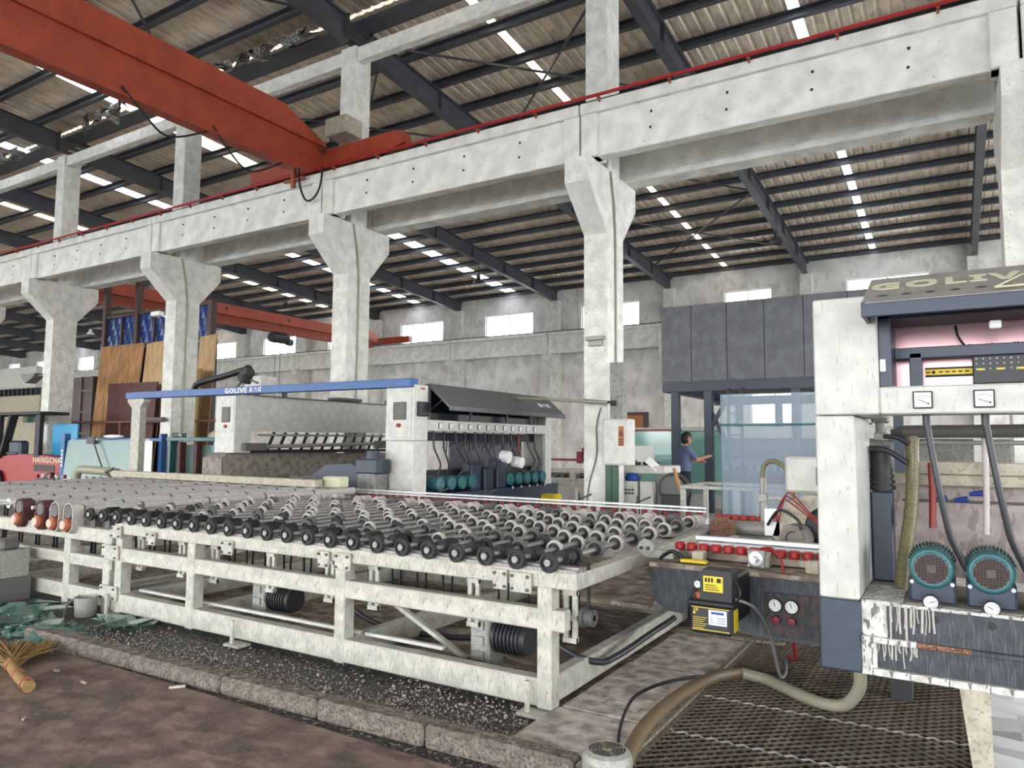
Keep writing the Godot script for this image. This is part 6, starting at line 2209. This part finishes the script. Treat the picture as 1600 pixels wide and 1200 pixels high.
	var br := thing("straw_broom", "straw broom lying on the brown floor beside broken green glass", "broom", Vector3(-5.5, 0, -2.65))
	st = B()
	tube(st, curve([Vector3(-5.02, 0.05, -2.42), Vector3(-5.35, 0.055, -2.50), Vector3(-5.62, 0.06, -2.58)], 10), 0.036, 10, 0.06)
	obj("handle", st, M.bristle, br)
	st = B()
	for k in 3:
		cyl(st, Vector3(-5.08 - k * 0.22, 0.052, -2.435 - k * 0.055), Vector3(-5.1 - k * 0.22, 0.052, -2.44 - k * 0.055), 0.041, 12)
	obj("binding", st, M.copper, br)
	st = B()
	for k in 150:
		var t := rng.randf()
		var tip := Vector3(-5.80, 0.04, -2.95).lerp(Vector3(-6.35, 0.03, -2.62), t) + Vector3(rng.randf_range(-0.06, 0.06), rng.randf_range(0, 0.06), rng.randf_range(-0.05, 0.05))
		var b := Vector3(-5.60, 0.055, -2.575) + Vector3(rng.randf_range(-0.03, 0.03), rng.randf_range(-0.03, 0.03), rng.randf_range(-0.03, 0.03))
		bar(st, b, tip, 0.009, 0.006)
	obj("bristles", st, M.bristle, br).set_meta("kind", "stuff")

# ---------------------------------------------------------------- right background
func build_right_back() -> void:
	var e := thing("raised_enclosure", "large grey panelled enclosure raised on a dark steel frame", "enclosure", Vector3(-3, 3, -19))
	var x := -6.1
	var st: SurfaceTool
	for w in [0.75, 0.85, 0.85, 0.85, 0.9, 0.95, 1.2]:
		st = B()
		bb(st, x, x + w - 0.012, 3.10, 4.95, -17.06, -17.0, 0.006)
		obj("panel", st, M.enclosure, e)
		x += w
	st = B()
	bb(st, -6.1, 0.3, 3.05, 4.94, -21.5, -17.05)
	obj("body", st, M.enclosure, e)
	st = B()
	bb(st, -6.05, 0.3, 2.85, 3.06, -17.1, -16.9, 0.01)
	bb(st, -6.05, -5.85, 2.85, 3.06, -21.5, -17.0, 0.01)
	bb(st, -6.05, 0.3, 2.75, 3.0, -21.5, -21.3, 0.01)
	obj("floor_beam", st, M.slate, e)
	for p in [[-5.75, -17.0], [-4.95, -17.0], [-3.0, -17.0], [-1.0, -17.0], [-5.3, -21.2], [-4.2, -21.2]]:
		st = B()
		bb(st, p[0] - 0.09, p[0] + 0.09, 0, 2.86, p[1] - 0.09, p[1] + 0.09)
		obj("post", st, M.slate, e)
	st = B()
	bar(st, Vector3(-4.9, 2.0, -17.0), Vector3(-4.4, 2.85, -17.0), 0.1, 0.08)
	bar(st, Vector3(-4.9, 2.35, -17.05), Vector3(-4.55, 1.6, -17.05), 0.1, 0.08)
	obj("brace", st, M.slate, e)
	st = B()
	for xx in [-4.45, -4.15]:
		bb(st, xx - 0.03, xx + 0.03, 0.0, 2.9, -16.87, -16.81)
	for k in 9:
		bb(st, -4.45, -4.15, 0.8 + k * 0.25, 0.83 + k * 0.25, -16.86, -16.82)
	tag(obj("steel_ladder", st, M.dark), "dark steel ladder under the raised grey enclosure", "ladder")
	# long white furnace line with green glass before it
	var f := thing("furnace_line", "low white machine line with red roller bed under the grey enclosure", "machine", Vector3(-4, 0, -18.3))
	st = B()
	bb(st, -8.2, 1.5, 1.75, 2.03, -19.3, -18.2, 0.02)
	bb(st, -8.2, 1.5, 0, 0.62, -19.3, -18.1, 0.02)
	for xx in [-8.1, -5.1, -2.6, 0.4]:
		bb(st, xx - 0.08, xx + 0.08, 0.6, 1.8, -18.4, -18.2)
	obj("body", st, M.cream, f)
	st = B()
	bb(st, -8.0, 1.4, 0.6, 1.78, -19.1, -18.9)
	obj("inner_wall", st, M.fargrey, f)
	st = B()
	bb(st, -4.95, -2.7, 1.25, 1.72, -18.4, -18.36)
	obj("mesh_screen", st, M.hub, f)
	for k in 12:
		st = B()
		cyl(st, Vector3(-4.9 + k * 0.19, 1.02, -18.3), Vector3(-4.9 + k * 0.19, 1.02, -18.9), 0.06, 12)
		obj("bed_roller", st, M.tyre, f)
	st = B()
	bb(st, -5.0, -2.6, 0.68, 0.85, -18.3, -18.2)
	bb(st, -7.6, -6.0, 1.93, 1.98, -18.18, -18.12)
	obj("red_rail", st, M.dark_red, f)
	var g := thing("green_glass_sheet", "large green glass sheet standing upright behind the worker", "glass", Vector3(-6.5, 0.4, -17.4))
	st = B()
	bb(st, -7.2, -4.75, 0.4, 1.92, -17.42, -17.4)
	obj("pane", st, M.glass_teal, g)
	st = B()
	bb(st, -7.2, -4.75, 1.905, 1.925, -17.425, -17.395)
	obj("edge", st, M.glass_edge, g)
	st = B()
	bb(st, -7.05, -6.45, 0.9, 1.55, -17.399, -17.39)
	tag(obj("white_paper", st, M.white), "white paper sheet against the green glass beside the switch cabinet", "paper")
	# switch cabinet and duct on the column
	var c := thing("switch_cabinet", "beige steel switch cabinet with a brown notice on the concrete column", "cabinet", Vector3(-4.72, 1.6, -11))
	st = B()
	bb(st, -4.94, -4.48, 1.25, 2.0, -11.2, -10.93, 0.012)
	obj("body", st, M.cream, c)
	st = B()
	bb(st, -4.92, -4.50, 1.27, 1.98, -10.94, -10.915, 0.008)
	obj("door", st, M.cream, c)
	st = B()
	bb(st, -4.655, -4.56, 1.56, 1.88, -10.913, -10.909)
	var nt := obj("notice", st, M.card, c)
	st = B()
	tri(st, Vector3(-4.645, 1.72, -10.907), Vector3(-4.57, 1.72, -10.907), Vector3(-4.607, 1.84, -10.907), Vector3(0, 0, 1))
	for k in 3:
		bb(st, -4.645, -4.57, 1.58 + k * 0.04, 1.60 + k * 0.04, -10.909, -10.907)
	obj("print", st, M.maroon, nt).position = Vector3.ZERO
	st = B()
	bb(st, -4.97, -4.86, 0.0, 1.25, -11.19, -11.1)
	bb(st, -4.85, -4.75, 0.0, 1.25, -11.15, -11.1)
	obj("stand", st, M.sign_green, c)
	st = B()
	bb(st, -4.83, -4.60, 2.0, 2.93, -11.16, -10.98, 0.006)
	tag(obj("cable_duct", st, M.fargrey), "grey sheet metal duct rising from the beige switch cabinet", "duct")
	var pp := thing("air_pipe", "pale pipe running from the sloped hood to the concrete column", "pipe", Vector3(-5.6, 2.3, -11))
	st = B()
	tube(st, curve([Vector3(-7.0, 2.42, -11.4), Vector3(-6.2, 2.37, -11.05), Vector3(-5.4, 2.31, -10.98), Vector3(-4.86, 2.27, -10.96)], 16), 0.025, 8)
	obj("pipe", st, M.hose_grey, pp)
	st = B()
	bar(st, Vector3(-5.35, 2.33, -11.1), Vector3(-4.75, 2.27, -11.05), 0.05, 0.04)
	cyl(st, Vector3(-4.8, 2.26, -10.96), Vector3(-4.72, 2.26, -10.96), 0.045, 10)
	obj("valve", st, M.dark, pp)
	st = B()
	tube(st, curve([Vector3(-5.08, 2.2, -11.17), Vector3(-5.16, 1.9, -11.17), Vector3(-5.16, 1.4, -11.17), Vector3(-5.3, 0.9, -11.17), Vector3(-5.35, 0.4, -11.17)], 16), 0.012, 6)
	tag(obj("loose_wire", st, M.cable_grey), "thin loose wire running down the face of the cabinet column", "wire")
	st = B()
	bb(st, -5.35, -5.02, 3.35, 3.42, -11.185, -11.12, 0.01)
	bb(st, -5.3, -5.04, 3.25, 3.35, -11.185, -11.14, 0.02)
	tag(obj("emergency_lamp", st, M.pump_grey), "small pale emergency lamp fixed on the cabinet column", "lamp")
	# work bench, control box, disc
	var w := thing("work_bench", "cream steel work bench with tools behind the beige switch cabinet", "bench", Vector3(-4.9, 0, -12.2))
	st = B()
	bb(st, -5.5, -4.25, 1.08, 1.22, -12.8, -12.0, 0.02)
	obj("bench_top", st, M.cream, w)
	for xx in [-5.3, -4.4]:
		st = B()
		bb(st, xx - 0.05, xx + 0.05, 0, 1.08, -12.7, -12.1)
		obj("leg", st, M.fargrey, w)
	st = B()
	for k in 7:
		bx(st, Vector3(-5.25 + k * 0.13, 1.25, -12.2 - 0.1 * (k % 3)), Vector3(0.15, 0.06, 0.08), 0.01, Basis(Vector3.UP, k * 1.3))
	tag(obj("hand_tools", st, M.dark), "dark hand tools scattered on the cream work bench", "tools")
	var cb := thing("control_box", "white electrical control box with red switch and black buttons", "cabinet", Vector3(-4.8, 0.7, -12))
	st = B()
	bb(st, -5.08, -4.74, 0.3, 0.95, -12.2, -11.92, 0.01)
	bb(st, -4.70, -4.46, 0.3, 0.95, -12.2, -11.94, 0.01)
	obj("body", st, M.cream, cb)
	st = B()
	cyl(st, Vector3(-5.02, 0.78, -11.92), Vector3(-5.02, 0.78, -11.89), 0.025, 12)
	obj("main_switch", st, M.red_roller, cb)
	st = B()
	for k in 6:
		cyl(st, Vector3(-4.94 + 0.06 * (k % 3), 0.74 + 0.06 * (k / 3), -11.92), Vector3(-4.94 + 0.06 * (k % 3), 0.74 + 0.06 * (k / 3), -11.90), 0.018, 8)
	obj("button", st, M.black, cb)
	st = B()
	blob(st, Vector3(-4.88, 1.0, -12.05), Vector3(0.14, 0.1, 0.1), 10, 6)
	tag(obj("blue_bundle", st, M.blueink), "dark blue cloth bundle on the white control box", "cloth")
	var gw := thing("grindstone", "big dark grindstone disc on a stand beside the worker", "grinder", Vector3(-4.05, 0, -12))
	st = B()
	lathe(st, Vector3(-4.12, 0.86, -11.95), Vector3(0.2, 0, 1), [[0.0, 0.0], [0.2, 0.0], [0.21, -0.02], [0.21, -0.12], [0.0, -0.12]], 24)
	obj("disc", st, M.hub, gw)
	st = B()
	bb(st, -4.3, -3.95, 0.0, 0.75, -12.2, -11.9, 0.02)
	lathe(st, Vector3(-4.12, 0.86, -12.08), Vector3(0.2, 0, 1), [[0.21, 0.0], [0.26, 0.0], [0.26, 0.14], [0.22, 0.14]], 24)
	obj("guard", st, M.dark, gw)
	st = B()
	bar(st, Vector3(-4.0, 1.2, -11.7), Vector3(-3.6, 0.02, -11.55), 0.07, 0.04)
	tag(obj("wooden_prop", st, M.ply), "slanting wooden prop beside the grindstone and worker", "wood")
	st = B()
	slab4(st, Vector3(-4.62, 1.28, -12.0), Vector3(-4.42, 1.12, -12.0), Vector3(-4.36, 1.22, -12.05), Vector3(-4.56, 1.38, -12.05), 0.01)
	tag(obj("white_card", st, M.white), "tilted white card beside the worker at the bench end", "card")
	var rc := thing("side_conveyor", "cream roller conveyor behind the concrete column right of the gauges", "conveyor", Vector3(-6.6, 0, -14))
	st = B()
	bb(st, -8.4, -5.6, 0.98, 1.06, -14.05, -13.95, 0.01)
	bb(st, -8.4, -5.6, 0.70, 0.80, -14.05, -13.95, 0.01)
	for xx in [-8.3, -7.0, -5.8]:
		bb(st, xx - 0.06, xx + 0.06, 0, 1.0, -14.06, -13.94)
	obj("frame", st, M.frame, rc)
	for k in 14:
		st = B()
		cyl(st, Vector3(-8.2 + k * 0.19, 0.9, -13.95), Vector3(-8.2 + k * 0.19, 0.9, -14.6), 0.05, 10)
		obj("roller", st, M.hub, rc)
	st = B()
	bb(st, -8.4, -5.6, 1.22, 1.27, -14.1, -14.0)
	for k in 5:
		bx(st, Vector3(-6.9 + k * 0.16, 1.3 + 0.1 * (k % 2), -14.1), Vector3(0.12, 0.25, 0.12), 0.01, Basis(Vector3.BACK, k * 0.5))
	obj("red_rail", st, M.dark_red, rc)
	st = B()
	bb(st, -6.95, -6.55, 0.45, 0.62, -12.6, -12.3, 0.03)
	tag(obj("yellow_toolbox", st, M.yellow), "yellow tool case on the floor at the foot of the cabinet column", "toolbox")
	var wp := thing("wall_picture", "orange picture board in a brown frame low on the back wall", "picture", Vector3(-13, 2.6, -32.5))
	st = B()
	bb(st, -13.6, -12.35, 2.2, 3.1, -32.58, -32.5)
	obj("frame", st, M.brown, wp)
	st = B()
	bb(st, -13.5, -12.6, 2.25, 2.95, -32.5, -32.48)
	obj("board", st, M.card, wp)
	build_worker()

func net(bones: Array, cell: float, blend: float) -> SurfaceTool:
	# surface nets over a smooth union of tapered capsules [a, b, ra, rb]
	var lo := Vector3.ONE * 1e9
	var hi := -lo
	for b in bones:
		for q in [0, 1]:
			lo = lo.min(b[q] - Vector3.ONE * (b[2 + q] + cell * 3))
			hi = hi.max(b[q] + Vector3.ONE * (b[2 + q] + cell * 3))
	var n := Vector3i(((hi - lo) / cell).ceil()) + Vector3i.ONE
	var F := PackedFloat32Array()
	F.resize(n.x * n.y * n.z)
	F.fill(1.0)
	for b in bones:
		var ba: Vector3 = b[1] - b[0]
		var l2 := maxf(ba.length_squared(), 1e-9)
		var m: float = maxf(b[2], b[3]) + cell * 3
		var i0 := Vector3i(((b[0].min(b[1]) - Vector3.ONE * m - lo) / cell).floor()).clamp(Vector3i.ZERO, n - Vector3i.ONE)
		var i1 := Vector3i(((b[0].max(b[1]) + Vector3.ONE * m - lo) / cell).ceil()).clamp(Vector3i.ZERO, n - Vector3i.ONE)
		for z in range(i0.z, i1.z + 1):
			for y in range(i0.y, i1.y + 1):
				for x in range(i0.x, i1.x + 1):
					var p := lo + Vector3(x, y, z) * cell
					var t := clampf((p - b[0]).dot(ba) / l2, 0.0, 1.0)
					var d: float = p.distance_to(b[0] + ba * t) - lerpf(b[2], b[3], t)
					var k := x + n.x * (y + n.y * z)
					var h := clampf(0.5 + 0.5 * (F[k] - d) / blend, 0.0, 1.0)
					F[k] = lerpf(F[k], d, h) - blend * h * (1.0 - h)
	var V := {}
	var st := B()
	for z in n.z - 1:
		for y in n.y - 1:
			for x in n.x - 1:
				var k := x + n.x * (y + n.y * z)
				var c := Vector3.ZERO
				var cnt := 0
				var vals := []
				for q in 8:
					vals.append(F[k + (q & 1) + n.x * ((q >> 1 & 1) + n.y * (q >> 2 & 1))])
				for e in [[0, 1], [2, 3], [4, 5], [6, 7], [0, 2], [1, 3], [4, 6], [5, 7], [0, 4], [1, 5], [2, 6], [3, 7]]:
					var fa: float = vals[e[0]]
					var fb: float = vals[e[1]]
					if (fa < 0.0) != (fb < 0.0):
						var t := fa / (fa - fb)
						c += Vector3(e[0] & 1, e[0] >> 1 & 1, e[0] >> 2 & 1).lerp(Vector3(e[1] & 1, e[1] >> 1 & 1, e[1] >> 2 & 1), t)
						cnt += 1
				if cnt:
					var g := Vector3(vals[1] + vals[3] + vals[5] + vals[7] - vals[0] - vals[2] - vals[4] - vals[6], vals[2] + vals[3] + vals[6] + vals[7] - vals[0] - vals[1] - vals[4] - vals[5], vals[4] + vals[5] + vals[6] + vals[7] - vals[0] - vals[1] - vals[2] - vals[3])
					V[k] = [lo + (Vector3(x, y, z) + c / cnt) * cell, g.normalized()]
	var stp := [1, n.x, n.x * n.y]
	for z in range(1, n.z - 1):
		for y in range(1, n.y - 1):
			for x in range(1, n.x - 1):
				var k := x + n.x * (y + n.y * z)
				for a in 3:
					if (F[k] < 0.0) != (F[k + stp[a]] < 0.0):
						var b: int = stp[(a + 1) % 3]
						var d: int = stp[(a + 2) % 3]
						var q := [V[k], V[k - b], V[k - b - d], V[k - d]]
						stri(st, q[0][0], q[1][0], q[2][0], q[0][1], q[1][1], q[2][1])
						stri(st, q[0][0], q[2][0], q[3][0], q[0][1], q[2][1], q[3][1])
	return st

func build_worker() -> void:
	var p := Vector3(-5.02, 0.0, -15.3)
	var o := thing("person", "man in a grey-blue shirt and dark trousers reaching towards green glass", "person", p)
	# he faces right and away; fwd is where he looks
	var fwd := Vector3(0.75, 0, -0.66).normalized()
	var rt := fwd.cross(Vector3.UP).normalized()
	var up := Vector3.UP
	var J := func(f: float, r: float, y: float) -> Vector3: return p + fwd * f + rt * r + up * y
	var hip: Vector3 = J.call(0.0, 0.0, 1.0)
	var chest: Vector3 = J.call(0.03, 0.0, 1.38)
	var neck: Vector3 = J.call(0.05, 0.0, 1.56)
	var head: Vector3 = J.call(0.08, 0.0, 1.71)
	var arms := []
	var sleeves := []
	for s in [-1.0, 1.0]:
		var sh: Vector3 = J.call(0.03, 0.19 * s, 1.49)
		var el: Vector3 = J.call(0.20, 0.24 * s, 1.27)
		var wr: Vector3 = J.call(0.44, 0.19 * s, 1.33 if s > 0 else 1.24)
		arms.append([sh, el, 0.055, 0.044])
		arms.append([el, wr, 0.043, 0.03])
		var hd := (wr - el).normalized()
		arms.append([wr, wr + hd * 0.09, 0.032, 0.034])
		for k in 4:
			var q := wr + hd * 0.09 + rt * (k - 1.5) * 0.021
			arms.append([q, q + hd * (0.075 - 0.008 * absf(k - 1.3)) - up * 0.012, 0.0105, 0.0085])
		arms.append([wr + hd * 0.03 - rt * s * 0.03, wr + hd * 0.085 - rt * s * 0.055 + up * 0.01, 0.012, 0.009])
		sleeves.append([sh, sh.lerp(el, 0.75), 0.072, 0.066])
	var legs := []
	for s in [-1.0, 1.0]:
		legs.append([J.call(0.0, 0.09 * s, 0.95), J.call(0.03, 0.10 * s, 0.52), 0.095, 0.065])
		legs.append([J.call(0.03, 0.10 * s, 0.52), J.call(-0.02, 0.11 * s, 0.09), 0.06, 0.045])
	var torso := [[hip, chest, 0.125, 0.145], [J.call(0, -0.07, 1.0), J.call(0.02, -0.1, 1.42), 0.10, 0.10], [J.call(0, 0.07, 1.0), J.call(0.02, 0.1, 1.42), 0.10, 0.10], [J.call(0.02, -0.16, 1.48), J.call(0.02, 0.16, 1.48), 0.065, 0.065]]
	var headb := [[neck - up * 0.08, neck, 0.058, 0.055], [head + up * 0.03, head - up * 0.05 + fwd * 0.02, 0.095, 0.07], [head - up * 0.085 + fwd * 0.055, head - up * 0.07 + fwd * 0.04, 0.035, 0.05], [head + fwd * 0.09 - up * 0.005, head + fwd * 0.112 - up * 0.03, 0.012, 0.017], [head - rt * 0.088 - up * 0.01, head - rt * 0.092 + up * 0.02, 0.014, 0.018], [head + rt * 0.088 - up * 0.01, head + rt * 0.092 + up * 0.02, 0.014, 0.018]]
	obj("body", net(torso + headb + arms + legs, 0.0125, 0.03), M.skin, o)
	var sb := []
	for t in torso:
		sb.append([t[0], t[1], t[2] + 0.016, t[3] + 0.016])
	obj("shirt", net(sb + sleeves, 0.018, 0.04), M.shirt, o)
	var lb := [[J.call(0, -0.06, 0.98), J.call(0, 0.06, 0.98), 0.125, 0.125]]
	for l in legs:
		lb.append([l[0], l[1], l[2] + 0.02, l[3] + 0.022])
	obj("trousers", net(lb, 0.018, 0.04), M.trousers, o)
	obj("hair", net([[head + up * 0.05 - fwd * 0.015, head - fwd * 0.04 - up * 0.02, 0.10, 0.088], [head + up * 0.075 + fwd * 0.03, head + up * 0.06 - fwd * 0.02, 0.075, 0.085]], 0.012, 0.03), M.hair, o)
	var sh2 := []
	for s in [-1.0, 1.0]:
		sh2.append([J.call(-0.05, 0.11 * s, 0.045), J.call(0.15, 0.12 * s, 0.04), 0.045, 0.042])
	obj("shoes", net(sh2, 0.014, 0.02), M.black, o)

# ---------------------------------------------------------------- scene
func _ready() -> void:
	rng.seed = 20240611
	var cam := Camera3D.new()
	cam.name = "camera"
	cam.position = Vector3(0, 1.6, 0)
	cam.rotation = Vector3(deg_to_rad(4.64), deg_to_rad(31.47), deg_to_rad(0.45))
	cam.fov = 55.9
	cam.near = 0.05
	cam.far = 500
	cam.current = true
	add_child(cam)
	var sky_mat := ProceduralSkyMaterial.new()
	sky_mat.sky_top_color = Color(0.86, 0.90, 0.96)
	sky_mat.sky_horizon_color = Color(0.96, 0.96, 0.95)
	sky_mat.ground_horizon_color = Color(0.72, 0.71, 0.68)
	sky_mat.ground_bottom_color = Color(0.5, 0.49, 0.46)
	sky_mat.sky_energy_multiplier = 4.0
	sky_mat.ground_energy_multiplier = 1.0
	var sky := Sky.new()
	sky.sky_material = sky_mat
	var env := Environment.new()
	env.background_mode = Environment.BG_SKY
	env.sky = sky
	env.tonemap_mode = Environment.TONE_MAPPER_LINEAR
	env.tonemap_exposure = 0.54
	env.sdfgi_enabled = true
	env.ssao_enabled = true
	env.ssil_enabled = true
	var we := WorldEnvironment.new()
	we.name = "environment"
	we.environment = env
	add_child(we)
	make_materials()
	build_floor()
	build_shell()
	build_columns()
	build_cranes()
	build_table()
	build_right_machine()
	build_bed()
	build_line()
	build_middle()
	build_left()
	build_right_back()
